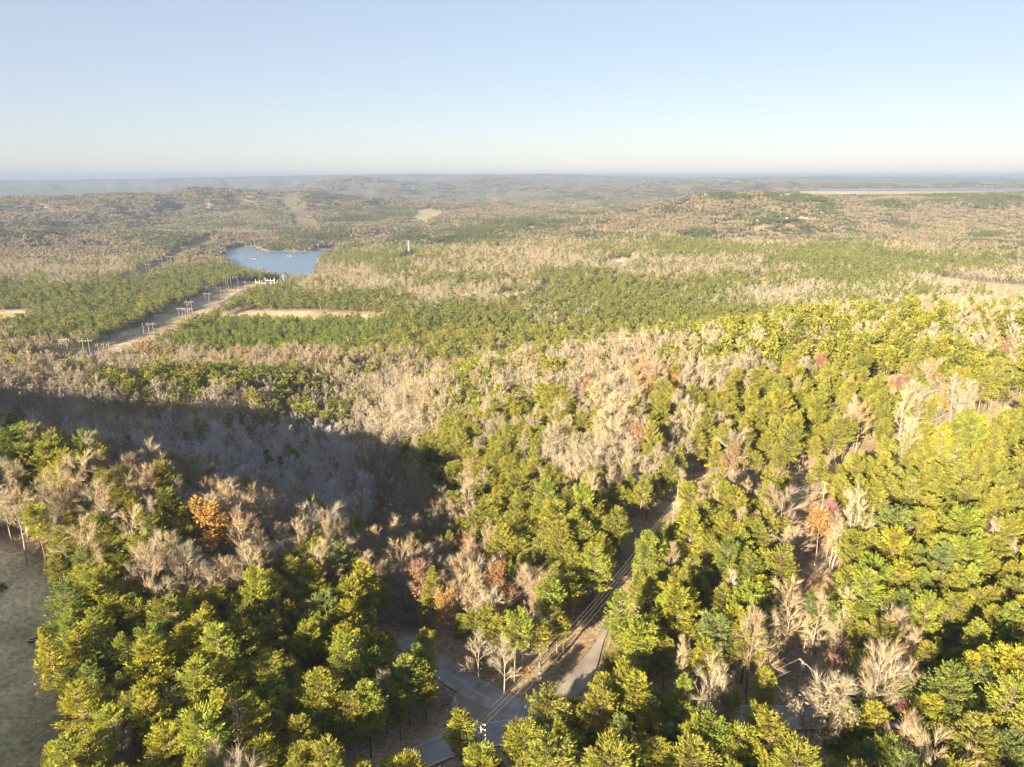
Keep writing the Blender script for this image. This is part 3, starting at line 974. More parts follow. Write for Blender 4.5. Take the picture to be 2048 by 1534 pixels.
def hardwood(H=19.0, Rc=4.2, lod=0, style=0, leaves=0):
    """bare tree: trunk, limbs, branches and a haze of twigs; leaves > 0 adds dry leaves"""
    tb = TB()
    r = rg
    fork = r.uniform(0.28, 0.45) if style != 1 else r.uniform(0.12, 0.22)
    lean = r.normal(size=2) * H * 0.02
    tr = 0.0095 * H
    def axis(t):
        return np.array([lean[0] * t + 0.25 * math.sin(5 * t + lean[0] * 9), lean[1] * t + 0.25 * math.sin(4 * t + lean[1] * 7), H * t])
    ns = 5 if lod == 0 else 2
    for i in range(ns):
        a, b = i / ns * 0.9, (i + 1) / ns * 0.9
        tb.tube(axis(a), axis(b), tr * (1 - a), tr * (1 - b) , 5 if lod == 0 else 3)
    nl = {0: 12, 1: 9, 2: 7}[lod]
    sub = {0: 6, 1: 5, 2: 3}[lod]
    tw = {0: 32, 1: 15, 2: 14}[lod]
    wk = {0: 0.042, 1: 0.10, 2: 0.20}[lod]
    g = r.uniform(0, 6)
    tips, tdir = [], []
    for i in range(nl):
        t = fork + (0.86 - fork) * (i / (nl - 1)) ** 0.9
        g += 2.399 + r.uniform(-0.4, 0.4)
        e = R(28 + 42 * (t - fork) / (0.86 - fork) + r.uniform(-8, 14))
        rel = (t - fork) / (0.86 - fork)
        L = Rc * 1.25 * (1.0 - 0.45 * rel) * r.uniform(0.75, 1.2)
        if style == 1: e, L = R(50 + r.uniform(-12, 12)), Rc * 1.5 * r.uniform(0.8, 1.15) * (1 - 0.35 * rel)
        d0 = np.array([math.cos(g) * math.cos(e), math.sin(g) * math.cos(e), math.sin(e)])
        p = axis(t)
        rad = tr * (1 - t) * 0.38 + 0.016
        pts = [p]
        nseg = 3 if lod == 0 else 1
        d = d0.copy()
        for sgi in range(nseg):
            d = d + r.normal(0, 0.13, 3) + np.array([0, 0, 0.14])
            d /= np.linalg.norm(d)
            q = pts[-1] + d * L / nseg
            tb.tube(pts[-1], q, rad * (1 - sgi / nseg * 0.7), rad * (1 - (sgi + 1) / nseg * 0.7), 3)
            pts.append(q)
        pts = np.array(pts)
        for j in range(sub):
            s = 0.22 + 0.76 * (j + r.uniform(0, 1)) / sub
            f = s * nseg
            a = min(int(f), nseg - 1)
            o = pts[a] + (pts[a + 1] - pts[a]) * (f - a)
            dd = (pts[a + 1] - pts[a])
            dd /= np.linalg.norm(dd)
            dd = dd + r.normal(0, 0.5, 3) + np.array([0, 0, 0.22])
            dd /= np.linalg.norm(dd)
            bl = L * r.uniform(0.38, 0.68) * (1.15 - 0.5 * s)
            q = o + dd * bl
            if lod < 2:
                tb.tube(o, q, rad * 0.35 + 0.01, 0.02 + 0.01 * lod, 3)
            tips.append((o, q, dd, bl))
    if True:
        o = np.array([a[0] for a in tips])
        q = np.array([a[1] for a in tips])
        dd = np.array([a[2] for a in tips])
        bl = np.array([a[3] for a in tips])
        n = len(tips)
        s = r.uniform(0.15, 1.05, (n, tw, 1))
        P = (o[:, None] + (q - o)[:, None] * s).reshape(-1, 3)
        D = (dd[:, None] + r.normal(0, 0.45, (n, tw, 3)) + np.array([0, 0, 0.38])).reshape(-1, 3)
        k = len(P)
        LL = np.repeat(bl, tw) * r.uniform(0.4, 0.95, k) + 0.4
        LL = np.minimum(LL, 2.6)
        tint = np.repeat(r.uniform(0.82, 1.15, (n, 1)), tw, 0) * r.uniform(0.85, 1.15, (k, 1))
        tb.slivers(P, D, LL, wk * r.uniform(0.7, 1.4, k), tint * np.ones(3), m=1)
        if leaves:
            per = {0: leaves, 1: max(2, leaves // 3), 2: max(1, leaves // 6)}[lod]
            s = r.uniform(0.2, 1.15, (n, per, 1))
            P = (o[:, None] + (q - o)[:, None] * s + r.normal(0, 0.42, (n, per, 3))).reshape(-1, 3)
            k = len(P)
            sz = {0: 0.5, 1: 0.95, 2: 1.6}[lod]
            D = r.normal(size=(k, 3)) + np.array([0, 0, 0.15])
            tint = np.repeat(r.uniform(0.75, 1.2, (n, 1)), per, 0) * r.uniform(0.8, 1.2, (k, 1))
            tb.kites(P, D, r.normal(size=(k, 3)) + np.array([0, 0, 0.9]), sz * r.uniform(0.7, 1.3, k), sz * r.uniform(0.5, 0.9, k), tint * np.array([1, 1, 1.0]), m=2)
    return tb

def parts_of(tb, mats, name):
    """(trunk mesh, crown mesh, whole mesh) of a gathered tree"""
    v, t, c, m = tb.arrays()
    def sub(sel, nm, ms, mi):
        tt = t[sel]
        used = np.unique(tt)
        re = np.full(len(v), -1)
        re[used] = np.arange(len(used))
        return mesh_np(nm, v[used], re[tt], ms, mi, c[used])
    whole = mesh_np(name, v, t, mats, m, c)
    if len(mats) == 3:
        crown = sub(m >= 1, "crown", mats[1:], (m - 1)[m >= 1])
    else:
        crown = sub(m >= 1, "crown", mats[1:], np.zeros((m >= 1).sum(), int))
    trunk = sub(m == 0, "trunk", mats[:1], np.zeros((m == 0).sum(), int))
    return trunk, crown, whole

M["pinebark"] = leaf_mat("pine_bark", [(0.0, (0.13, 0.10, 0.075)), (0.7, (0.19, 0.15, 0.11)), (1.0, (0.26, 0.22, 0.17))], 0.0)
M["valley"] = leaf_mat("valley_pine_needles", [(0.0, (0.145, 0.165, 0.042)), (0.5, (0.185, 0.20, 0.046)), (1.0, (0.23, 0.225, 0.048))], 0.40)
MP = [M["pinebark"], M["needles"]]
MPV = [M["pinebark"], M["valley"]]
MY = [M["bark"], M["young"]]
M["shade_lifted"] = leaf_mat("shade_lifted_twigs", [(0.0, (0.44, 0.42, 0.40)), (0.5, (0.51, 0.49, 0.465)), (1.0, (0.47, 0.44, 0.43))], 0.0)  # paler copy of bark and twigs, brightens the shaded hollow through colour
MHW = [M["bark"], M["twigs"]]
MLIFT = [M["shade_lifted"], M["shade_lifted"]]
MA = [M["bark"], M["twigs"], M["leaves"]]
PINE_STYLES = [0, 0, 1, 0, 2, 0, 0, 2]
P_HI = [parts_of(pine(18, rc, 0, st), MP, "pine") for st, rc in zip(PINE_STYLES, (3.9, 4.4, 3.4, 4.0, 3.7, 4.6, 3.2, 3.4))]
P_MID = [parts_of(pine(18, 3.9, 1, st), MP if st else MPV, "pine")[2] for st in (0, 0, 1, 2, 0)]
P_LOW = [parts_of(pine(18, 4.0, 2, st), MPV, "pine")[2] for st in (0, 0, 1, 0)]
Y_MID = [parts_of(pine(10, 2.3, 1, 1, True), MY, "young_pine")[2] for _ in range(3)] + [parts_of(pine(10, 2.4, 1, 0, True), MY, "young_pine")[2] for _ in range(2)]
B_HI = [parts_of(hardwood(19, rc, 0, st), MHW, "hardwood") for st, rc in ((0, 4.4), (0, 4.0), (1, 4.2), (0, 5.0), (0, 3.6), (1, 4.8), (0, 4.6), (0, 3.4))]
LIFT_MID = [parts_of(hardwood(19, rc, 0, st), MLIFT, "shade_lifted_hardwood")[2] for st, rc in ((0, 4.3), (0, 3.8), (1, 4.5), (0, 4.6))]
B_MID = [parts_of(hardwood(19, 4.3, 1, st), MHW, "hardwood")[2] for st in (0, 0, 1, 0, 0)]
B_LOW = [parts_of(hardwood(19, 4.6, 2, st), MHW, "hardwood")[2] for st in (0, 0, 1, 0)]
A_HI = [parts_of(hardwood(17, 4.2, 0, 0, lf), MA, "autumn") for lf in (17, 8, 36, 12, 6)]
A_MID = [parts_of(hardwood(17, 4.2, 1, 0, lf), MA, "autumn")[2] for lf in (18, 10, 26)]
A_LOW = [parts_of(hardwood(17, 4.4, 2, 0, lf), MA, "autumn")[2] for lf in (24, 14, 30)]

def grove(kind, span=34.0, n=22):
    """a patch of distant canopy, each crown a cluster of leaf-clump faces"""
    tb = TB()
    r = rg
    for i in range(n):
        px, py = r.uniform(-span / 2, span / 2, 2)
        isp = r.uniform() < {"pine": 0.9, "mix": 0.5, "hard": 0.12}[kind]
        if isp:
            h, rc, base = r.uniform(13, 19), r.uniform(2.6, 3.8), np.array([0.065, 0.075, 0.024])
        else:
            h, rc = r.uniform(12, 18), r.uniform(3.2, 4.8)
            base = [np.array([0.18, 0.155, 0.105]), np.array([0.155, 0.125, 0.08]), np.array([0.175, 0.14, 0.08]), np.array([0.17, 0.15, 0.11])][r.integers(4)]
        k = 22
        u = r.normal(size=(k, 3))
        u /= np.linalg.norm(u, axis=1)[:, None]
        u[:, 2] = np.abs(u[:, 2]) * 0.9 + 0.0 - 0.15
        cz = h * 0.62
        P = np.array([px, py, cz]) + u * np.array([rc, rc, h * 0.38]) * r.uniform(0.55, 1, (k, 1))
        D = r.normal(size=(k, 3)) + np.array([0, 0, 0.8])
        sz = rc * 0.72
        tb.kites(P, D, u + r.normal(0, 0.22, (k, 3)), sz * r.uniform(0.8, 1.4, k), sz * r.uniform(0.6, 1.0, k), base * r.uniform(0.85, 1.15) * r.uniform(0.85, 1.15, (k, 1)), m=1)
        if not isp:
            q = 5
            P = np.array([px, py, 0]) + r.normal(0, 1.2, (q, 3)) * [1, 1, 0]
            tb.slivers(P, r.normal(0, 0.12, (q, 3)) + [0, 0, 1], np.full(q, h * 0.8), np.full(q, 0.5), np.array([0.24, 0.2, 0.155]), m=1)
    v, t, c, m = tb.arrays()
    return mesh_np("grove", v, t, [M["canopy"]], None, c)
G_PINE = [grove("pine") for _ in range(3)]
G_MIX = [grove("mix") for _ in range(4)]
G_HARD = [grove("hard") for _ in range(4)]

# ------------------------------------------------------------------ what grows where (read off the photograph, looked up by place)
ZONES = [  # pixel, share of pines, share of leafy trees among the rest
    (100, 1500, .6, .15), (250, 1350, .85, .1), (400, 1450, .82, .1), (500, 1250, .85, .1), (650, 1350, .88, .08), (600, 1480, .8, .12), (800, 1420, .8, .08), (880, 1380, .85, .05), (700, 1200, .6, .1), (600, 1130, .6, .1), (450, 1130, .4, .2),
    (300, 1150, .35, .1), (200, 1130, .75, .1), (270, 1060, .7, .1), (120, 960, .75, .15), (30, 950, .6, .2), (60, 1040, .15, .25), (130, 1120, .25, .25), (330, 1060, .7, .1), (200, 1250, .65, .2),
    (300, 880, .02, .06), (500, 880, .02, .06), (700, 940, .02, .05), (800, 1050, .02, .08), (830, 1160, .05, .2), (760, 870, .02, .06), (600, 1000, .02, .05), (450, 960, .02, .06), (250, 940, .06, .1), (700, 1080, .1, .05), (120, 860, .06, .12), (560, 1060, .1, .05),
    (900, 1150, .15, .3), (960, 1210, .2, .35), (870, 1250, .1, .3), (1000, 1300, .35, .1), (1080, 1240, .6, .15),
    (960, 960, .8, .1), (1020, 1020, .85, .1), (930, 900, .6, .2), (1000, 900, .65, .2), (1080, 1130, .85, .1), (1150, 1060, .85, .1), (1150, 920, .3, .3), (1200, 850, .12, .25), (1250, 920, .2, .35), (1280, 1000, .65, .3), (1230, 1100, .8, .2),
    (900, 790, .35, .35), (1000, 790, .5, .25), (1060, 745, .3, .4), (1150, 730, .2, .4), (1300, 710, .2, .4), (1100, 820, .55, .3), (1250, 770, .1, .5), (1340, 760, .25, .5), (1400, 800, .4, .4),
    (1450, 720, .75, .2), (1560, 690, .72, .2), (1700, 690, .7, .3), (1850, 690, .65, .35), (2000, 680, .5, .5), (2040, 640, .4, .5), (1500, 830, .8, .2), (1650, 800, .7, .4), (1750, 790, .4, .5), (1850, 770, .6, .4), (1980, 780, .7, .3),
    (1400, 950, .55, .45), (1550, 920, .6, .4), (1700, 880, .75, .3), (1850, 850, .5, .3), (2030, 800, .5, .3), (1420, 870, .7, .3), (1500, 980, .4, .5),
    (1620, 1060, .1, .3), (1560, 1060, .3, .2), (1750, 1030, .85, .2), (1900, 1000, .85, .2), (2000, 950, .9, .1), (1400, 1120, .88, .1), (1500, 1130, .8, .1), (1350, 1200, .9, .05), (1550, 1200, .8, .1), (1450, 1280, .88, .08), (1750, 1180, .9, .1), (1900, 1200, .88, .15), (2000, 1150, .8, .2),
    (1280, 1330, .85, .1), (1380, 1380, .6, .15), (1200, 1430, .85, .1), (1150, 1500, .75, .2), (1000, 1500, .75, .25), (1300, 1480, .85, .3), (1420, 1490, .7, .25), (1550, 1510, .5, .35), (1200, 1500, .9, .2), (1640, 1420, .25, .35), (1500, 1465, .75, .3), (1600, 1475, .6, .3), (1700, 1475, .75, .3), (1800, 1450, .9, .2), (1620, 1290, .1, .4), (1750, 1300, .7, .3), (1720, 1430, .3, .5), (1850, 1350, .85, .15), (1950, 1450, .9, .1), (1800, 1500, .7, .35),
    (240, 775, .92, .2), (330, 765, .95, .2), (420, 755, .95, .2), (520, 765, .92, .2), (600, 760, .8, .2), (650, 790, .15, .2), (480, 810, .15, .15), (350, 810, .05, .1), (720, 770, .15, .2), (800, 790, .05, .2),
    (60, 800, .05, .15), (200, 800, .04, .15), (100, 745, .18, .3), (250, 755, .06, .25), (400, 735, .1, .3), (30, 700, .15, .55), (100, 690, .12, .6), (300, 715, .06, .6), (450, 720, .1, .6), (550, 725, .1, .6), (650, 735, .1, .55), (700, 705, .55, .5), (780, 725, .2, .55), (850, 740, .3, .5), (920, 720, .7, .4),
    (900, 650, .96, .3), (820, 690, .92, .3), (960, 670, .97, .3), (1020, 665, .95, .3), (1080, 695, .85, .3), (900, 700, .9, .4), (760, 690, .85, .4), (1090, 665, .9, .3), (850, 675, .9, .3), (950, 630, .85, .3), (1000, 690, .7, .4), (1060, 680, .85, .35), (1100, 640, .6, .3), (1000, 650, .9, .2),
    (250, 640, .97, .3), (150, 660, .95, .3), (80, 670, .8, .4), (300, 605, .98, .2), (150, 590, .97, .2), (50, 590, .97, .2), (380, 580, .95, .3), (420, 565, .85, .6), (100, 560, .4, .2), (200, 545, .15, .3), (80, 545, .12, .2), (250, 560, .8, .4), (80, 510, .08, .65), (200, 515, .12, .35), (60, 480, .1, .6), (250, 490, .4, .4), (330, 490, .7, .3), (400, 545, .85, .3), (380, 520, .2, .8), (430, 515, .1, .9), (470, 545, .92, .3), (520, 560, .7, .5), (300, 525, .5, .4),
    (600, 605, .92, .3), (540, 590, .85, .5), (700, 605, .92, .3), (780, 600, .75, .4), (480, 600, .85, .4), (650, 575, .25, .35), (750, 570, .1, .25), (860, 590, .05, .15), (930, 590, .2, .3), (700, 545, .1, .4), (640, 550, .1, .7), (800, 545, .7, .2), (720, 515, .8, .3), (660, 520, .7, .6), (800, 500, .6, .4), (870, 545, .25, .4), (900, 515, .35, .4), (900, 560, .75, .3), (850, 470, .8, .3), (950, 480, .85, .3), (1000, 545, .3, .3), (1020, 500, .25, .5), (1080, 520, .12, .35), (1050, 570, .45, .2), (1130, 490, .3, .7), (1200, 500, .65, .4),
    (1150, 590, .85, .2), (1120, 555, .85, .3), (1300, 620, .93, .2), (1200, 650, .9, .2), (1100, 610, .6, .2), (1350, 660, .9, .2), (1480, 640, .85, .3), (1250, 580, .85, .2), (1400, 580, .75, .3), (1300, 545, .45, .2), (1250, 525, .15, .25), (1380, 540, .3, .3), (1550, 590, .15, .2), (1600, 580, .15, .15), (1500, 560, .85, .2), (1650, 600, .65, .4), (1700, 560, .9, .2), (1800, 590, .6, .4), (1900, 605, .35, .5), (1980, 610, .2, .6), (1600, 640, .7, .3),
    (1350, 500, .85, .3), (1450, 505, .85, .3), (1600, 520, .92, .2), (1750, 520, .85, .3), (1850, 540, .75, .3), (1950, 530, .85, .3), (1950, 500, .5, .5), (1850, 490, .2, .5), (1700, 500, .8, .3), (1900, 560, .1, .2), (2040, 550, .3, .2), (1500, 540, .4, .4), (1480, 520, .35, .4),
    (1300, 440, .2, .4), (1220, 455, .1, .3), (1400, 440, .25, .5), (1500, 440, .55, .3), (1600, 450, .5, .3), (1400, 470, .55, .4), (1550, 480, .35, .5), (1420, 392, .75, .3), (1550, 390, .8, .3), (1500, 410, .25, .4), (1650, 400, .8, .3), (1700, 470, .4, .4), (1850, 400, .7, .4), (2000, 395, .6, .4), (1900, 430, .2, .7), (2000, 450, .3, .5), (1800, 430, .2, .7), (1950, 470, .6, .4), (1750, 400, .5, .4),
    (100, 400, .4, .4), (300, 395, .5, .4), (480, 385, .4, .5), (450, 410, .6, .4), (650, 400, .6, .4), (750, 420, .65, .4), (150, 430, .15, .3), (350, 440, .4, .3), (550, 440, .25, .4), (450, 450, .6, .3), (300, 460, .5, .4), (650, 440, .6, .4), (600, 470, .85, .3), (700, 480, .75, .5), (560, 490, .7, .6), (650, 490, .6, .6), (450, 480, .15, .2), (500, 470, .2, .2), (350, 475, .6, .3), (750, 470, .5, .5), (780, 450, .35, .5), (80, 470, .75, .3), (900, 450, .6, .4), (900, 420, .5, .4), (1000, 430, .35, .5), (1050, 450, .9, .3), (1150, 450, .9, .3), (950, 400, .45, .4), (1100, 410, .4, .4), (1300, 395, .5, .4), (1000, 370, .35, .4), (800, 370, .25, .4), (1300, 370, .4, .4), (1150, 430, .6, .3), (720, 500, .6, .5),
]
zz = np.array(ZONES, float)
def zkey(u, v):
    dep = np.maximum(PITCH - np.arctan((767.0 - v) / F), R(0.25))
    return np.stack([u / 110.0, np.log(1.0 / np.tan(dep)) * 9.0], -1)
ZK = zkey(zz[:, 0], zz[:, 1])
def zone(x, y, z):
    u, v, _ = project(x, y, z)
    K = zkey(np.clip(u, -250, 2300), np.clip(v, 330, 1650))
    a = np.zeros(len(x))
    b = np.zeros(len(x))
    for i in range(0, len(x), 20000):
        d2 = ((K[i:i + 20000, None] - ZK[None]) ** 2).sum(-1) + 0.004
        w = d2 ** -2.0
        s = w.sum(1)
        a[i:i + 20000] = (w @ zz[:, 2]) / s
        b[i:i + 20000] = (w @ zz[:, 3]) / s
    return a, b

def grid_pts(r0, r1, cell, amax_l, amax_r, jit=0.42):
    n = int(r1 / cell) + 1
    ix, iy = np.meshgrid(np.arange(-n, n + 1), np.arange(0, n + 1))
    x = (ix.ravel() + rg.uniform(-jit, jit, ix.size) + 0.5 * (iy.ravel() % 2)) * cell
    y = (iy.ravel() + rg.uniform(-jit, jit, ix.size)) * cell
    d = np.hypot(x, y)
    a = np.degrees(np.arctan2(x, y))
    m = (d >= r0) & (d < r1) & (a > -amax_l) & (a < amax_r)
    return x[m], y[m]

TREES = []   # x, y, z, kind, scale, rotation, tint index; kind: 0 pine, 1 bare, 2 leafy, 3 young pine
def classify(x, y, z, clump=25.0):
    pf, lf = zone(x, y, z + 9)
    n = fbm(x / clump, y / clump, 90, 2) * 0.5 + 0.5
    u = np.clip(0.55 * rg.uniform(0, 1, len(x)) + 0.45 * np.clip((n - 0.2) / 0.6, 0, 1), 0, 1)
    # keep the share: u is roughly uniform after ranking
    rk = np.argsort(np.argsort(u)) / max(1, len(u) - 1)
    pf = np.where(pf > 0.5, np.minimum(1, pf + 0.45 * (pf - 0.5)), pf)
    pine_ = rk < pf
    n2 = fbm(x / 18, y / 18, 95, 2) * 0.5 + 0.5
    leafy = (~pine_) & ((0.6 * rg.uniform(0, 1, len(x)) + 0.4 * n2) < lf * 0.9 + 0.02)
    return np.where(pine_, 0, np.where(leafy, 2, 1))

# ------------------------------------------------------------------ single trees that stand out in the photograph
PINE_T = {"bright yellow-green": (1.13, 1.11, 0.8), "lime green": (1.0, 1.14, 1.0), "deep green": (0.70, 0.85, 1.0), "olive green": (0.95, 0.92, 0.95), "blue-green": (0.74, 0.90, 1.6)}
BARE_T = {"pale grey": (1.12, 1.14, 1.18), "cream": (1.25, 1.18, 1.02), "pinkish grey": (1.04, 0.92, 0.90), "tan": (1.02, 0.92, 0.78)}
LEAF_T = {"russet": (0.88, 0.70, 0.66), "golden orange": (1.18, 0.98, 0.62), "tan": (1.05, 1.08, 1.05), "pinkish brown": (1.0, 0.78, 0.9), "coral red": (1.02, 0.64, 0.85), "crimson": (0.62, 0.36, 0.55)}
HEROES = [  # crown centre pixel, kind, height, crown widening, tint, label, landmark phrase
    (425, 1058, 2, 19, 1.75, "golden orange", 2, "big round orange oak standing alone among grey trees behind the left pines", "the big orange oak"),
    (38, 1045, 1, 19, 1.25, "cream", 3, "broad pale bare tree at the upper edge of the shaded lawn", "the broad pale tree by the lawn"),
    (165, 1105, 1, 17, 1.2, "cream", 5, "spreading cream bare tree over the lawn's wooded corner", None),
    (205, 900, 1, 20, 1.5, "cream", 5, "large pale fan-shaped bare tree on the shaded slope at far left", "the large pale fan tree"),
    (385, 1160, 2, 14, 0.9, "pinkish brown", 3, "slim pinkish tree with thin dry leaves in front of the orange oak", "the slim pinkish tree"),
    (510, 1122, 1, 15, 1.15, "pinkish grey", 2, "pinkish fan-shaped bare tree among pines right of the orange oak", None),
    (790, 1090, 1, 22, 1.0, "cream", 0, "tall pale bare tree rising at the mouth of the shaded ravine", "the tall pale ravine tree"),
    (525, 1010, 1, 18, 1.0, "pale grey", 7, "bright white-limbed bare tree catching sun in the shaded ravine", "the white-limbed tree"),
    (985, 1232, 1, 16, 1.25, "pale grey", 3, "broad white-branched bare tree just above the road junction", "the broad white tree"),
    (958, 1310, 1, 14, 1.1, "pale grey", 0, "grey bare tree leaning over the leafy bank beside the junction", None),
    (1008, 1325, 1, 14, 1.0, "pale grey", 6, "grey bare tree nearest the road on the leafy bank", None),
    (890, 1228, 2, 15, 1.0, "golden orange", 0, "golden brown oak at the foot of the ravine", None),
    (922, 1098, 2, 14, 0.9, "russet", 2, "rust coloured oak on the edge between ravine and sunny pines", "the rust coloured oak"),
    (1640, 1432, 2, 22, 1.15, "tan", 4, "big tan tree with pale limbs in front of the roadside clearing", "the big tan roadside tree"),
    (1640, 738, 2, 18, 0.9, "coral red", 0, "coral red maple glowing among pines on the ridge", "the coral red maple"),
    (1660, 1052, 2, 16, 0.9, "coral red", 4, "sparse red maple with white stems in the sunny glade", "the sparse red maple"),
    (1812, 1452, 2, 12, 0.9, "crimson", 0, "dark red maple low among the pines by the road", "the dark red maple"),
    (1930, 1512, 2, 13, 1.0, "crimson", 2, "crimson maple at the bottom right among yellow pines", "the crimson maple"),
    (1674, 1318, 2, 10, 0.6, "coral red", 1, "slender red sapling beside the transformer pole", "the slender red sapling"),
    (1555, 1500, 2, 13, 1.0, "coral red", 4, "pinkish red thin tree at the bottom edge beside the road", "the pinkish red tree"),
    (1380, 1075, 0, 19, 1.1, "bright yellow-green", 0, "bright yellow pine standing right beside the corner power pole", "the bright corner pine"),
    (1530, 1382, 0, 13, 1.0, "bright yellow-green", 0, "small bright yellow pine alone in front of the shaded clearing", "the small lone pine"),
    (1692, 1425, 0, 12, 1.1, "deep green", 4, "dark green round pine right of the big tan tree", "the dark round pine"),
    (925, 1475, 0, 15, 1.1, "bright yellow-green", 0, "bright pine just left of the junction utility pole", None),
    (1030, 1490, 0, 13, 1.0, "olive green", 1, "olive pine just right of the junction utility pole", None),
    (640, 1388, 1, 11, 0.85, "pinkish grey", 4, "small round pinkish bare tree enclosed by pines left of the road", "the round pinkish sapling"),
    (330, 1440, 1, 13, 1.0, "pinkish grey", 2, "pinkish bare tree between pines near the bottom left", "the pinkish tree at lower left"),
    (250, 1195, 1, 14, 0.9, "pinkish grey", 4, "pinkish bare tree on the lawn side of the left pines", "the pinkish tree beside the lawn pines"),
    (560, 1195, 1, 13, 0.9, "pinkish grey", 0, "pinkish bare tree in the gap in the left pines", "the pinkish tree in the gap"),
    (1345, 1130, 1, 15, 1.0, "pinkish grey", 0, "pinkish bare tree among yellow pines right of the cleared track", "the pinkish tree by the track"),
    (1360, 1330, 1, 18, 0.8, "cream", 7, "slim cream bare tree in front of the pines right of the drive", "the slim cream tree"),
    (1890, 1075, 1, 14, 0.9, "tan", 0, "tan bare tree alone among the right-hand pines", "the tan tree among the right pines"),
    (1770, 990, 2, 14, 0.9, "russet", 0, "russet leafy tree in front of the pale lumber pile", "the russet tree"),
    (1940, 1290, 1, 12, 0.9, "pinkish grey", 0, "pinkish bare tree in a dark gap of the right-hand pines", "the pinkish tree at far right"),
    (1440, 1480, 1, 15, 1.0, "pinkish grey", 3, "pinkish grey bare tree by the road right of the drive", None),
]
hero_xy = []
for hh in HEROES:
    p = hit(hh[0], hh[1], hh[3] * 0.62)
    hero_xy.append(p)
hero_xy = np.array(hero_xy)

# near and middle woods, tree by tree
xs, ys, ks, ss = [], [], [], []
for r0, r1, cell, al, ar, scl in ((70, 240, 4.15, 66, 52, 0.84), (240, 600, 5.0, 62, 46, 0.90), (600, 1250, 6.2, 46, 43, 0.9), (1250, 2300, 7.7, 42, 42, 0.96)):
    x, y = grid_pts(r0, r1, cell, al, ar)
    m = ~clear_mask(x, y, 0.5) & ~in_poly(x, y, PLANT)
    if r0 < 600:
        for (hx, hy), hh_ in zip(hero_xy, HEROES):
            hd = math.hypot(hx, hy)
            al_ = ((x - hx) * -hx + (y - hy) * -hy) / hd
            la_ = np.abs((x - hx) * -hy + (y - hy) * hx) / hd
            m &= np.hypot(x - hx, y - hy) > 3.6
            if hh_[7].startswith(("big", "coral", "bright yellow pine", "small bright")):
                m &= ~((al_ > 0) & (al_ < 12) & (la_ < 4.0))
    x, y = x[m], y[m]
    z = height(x, y)
    h = hidden(x, y, z + 20) & (np.abs(np.degrees(np.arctan2(x, y))) < 43) & (np.hypot(x, y) > 500)
    x, y, z = x[~h], y[~h], z[~h]
    xs.append(x); ys.append(y); ks.append(classify(x, y, z)); ss.append(np.full(len(x), scl))
X, Y, K, S = np.concatenate(xs), np.concatenate(ys), np.concatenate(ks), np.concatenate(ss)
# open the canopy a little
D = np.hypot(X, Y)
keep = rg.uniform(size=len(X)) < np.where(K == 0, 0.95, 0.93) - np.where(D < 240, 0.06, 0.2) * sstep(0.1, 0.5, fbm(X / 24, Y / 24, 180, 2)) - np.where((D > 230) & (D < 520) & (X < -20) & (K == 1), 0.33, 0.0)
X, Y, K, S = X[keep], Y[keep], K[keep], S[keep]
Z = height(X, Y)
D = np.hypot(X, Y)
# only low trees stand on the near side of the junction, so that the paving stays in sight
ub, vb, _ = project(X, Y, Z)
_, vt, _ = project(X, Y, Z + 15)
line = np.interp(ub, [820, 850, 900, 930, 1000, 1050, 1080, 1130, 1160, 1185, 1205], [1500, 1465, 1478, 1445, 1455, 1450, 1405, 1390, 1345, 1315, 1285])
# nor do crowns close over the yards and the glade
away = np.stack([X, Y], -1) / D[:, None]
shut = np.zeros(len(X), bool)
for P in (YARD, GLADE, YARD2):
    for step_ in (4, 8, 12):
        shut |= (D < 330) & (poly_sd(X + away[:, 0] * step_, Y + away[:, 1] * step_, P) < -0.5)
open_ = shut & (rg.uniform(size=len(X)) < 0.92) | (ub > 825) & (ub < 1205) & (D < 190) & (vb > line) & (vt < line)
X, Y, Z, K, S, D = [a[~open_] for a in (X, Y, Z, K, S, D)]
hvar = fbm(X / 45, Y / 45, 130, 2)
SH = S * np.clip(rg.normal(0.93, 0.2, len(X)) + 0.18 * hvar, 0.45, 1.4)
SW = (0.35 * S + 0.65 * SH) * rg.uniform(0.85, 1.22, len(X))
ROT = rg.uniform(0, 6.283, len(X))

# the largest in view become trees of their own
pu, pv, pd = project(X, Y, Z + 11)
inview = (pu > -15) & (pu < 2063) & (pv < 1560) & (pv > 300) & (D < 420)
size = SH / pd
single = np.zeros(len(X), bool)
LIMIT = {0: 285, 1: 275, 2: 150}
for k in (0, 1, 2):
    idx = np.where(inview & (K == k))[0]
    idx = idx[np.argsort(-size[idx])][:LIMIT[k]]
    single[idx] = True

LANDMARKS = [("the road junction", 1000, 1400), ("the crossarm pole by the junction", 965, 1462), ("the small white sign", 1078, 1353), ("the curved frame on the lawn", 78, 1277), ("the lawn's far end", 60, 1100), ("the lawn's lower end", 80, 1470),
    ("the gravel drive", 1170, 1350), ("the corner power pole", 1346, 1035), ("the cleared track's middle", 1240, 1200), ("the transformer pole", 1600, 1350), ("the parked grey car", 1605, 1210), ("the tall pole on the slope", 1934, 880),
    ("the pale lumber pile", 1851, 921), ("the white parked car", 1530, 800), ("the dark blue car", 1758, 795), ("the ravine mouth", 870, 1240), ("the ravine floor", 700, 1000), ("the sunny spur's tip", 860, 790), ("the road at the bottom edge", 800, 1525),
    ("the hidden brown house", 1604, 742), ("the bottom left corner", 100, 1530), ("the bottom right corner", 2040, 1530), ("the sunny glade", 1610, 1050), ("the brown bare yard", 1630, 1185), ("the roadside clearing", 1590, 1390), ("the grassy cut at far right", 2020, 835)]
LANDMARKS += [(h[8], h[0], h[1]) for h in HEROES if h[8]]
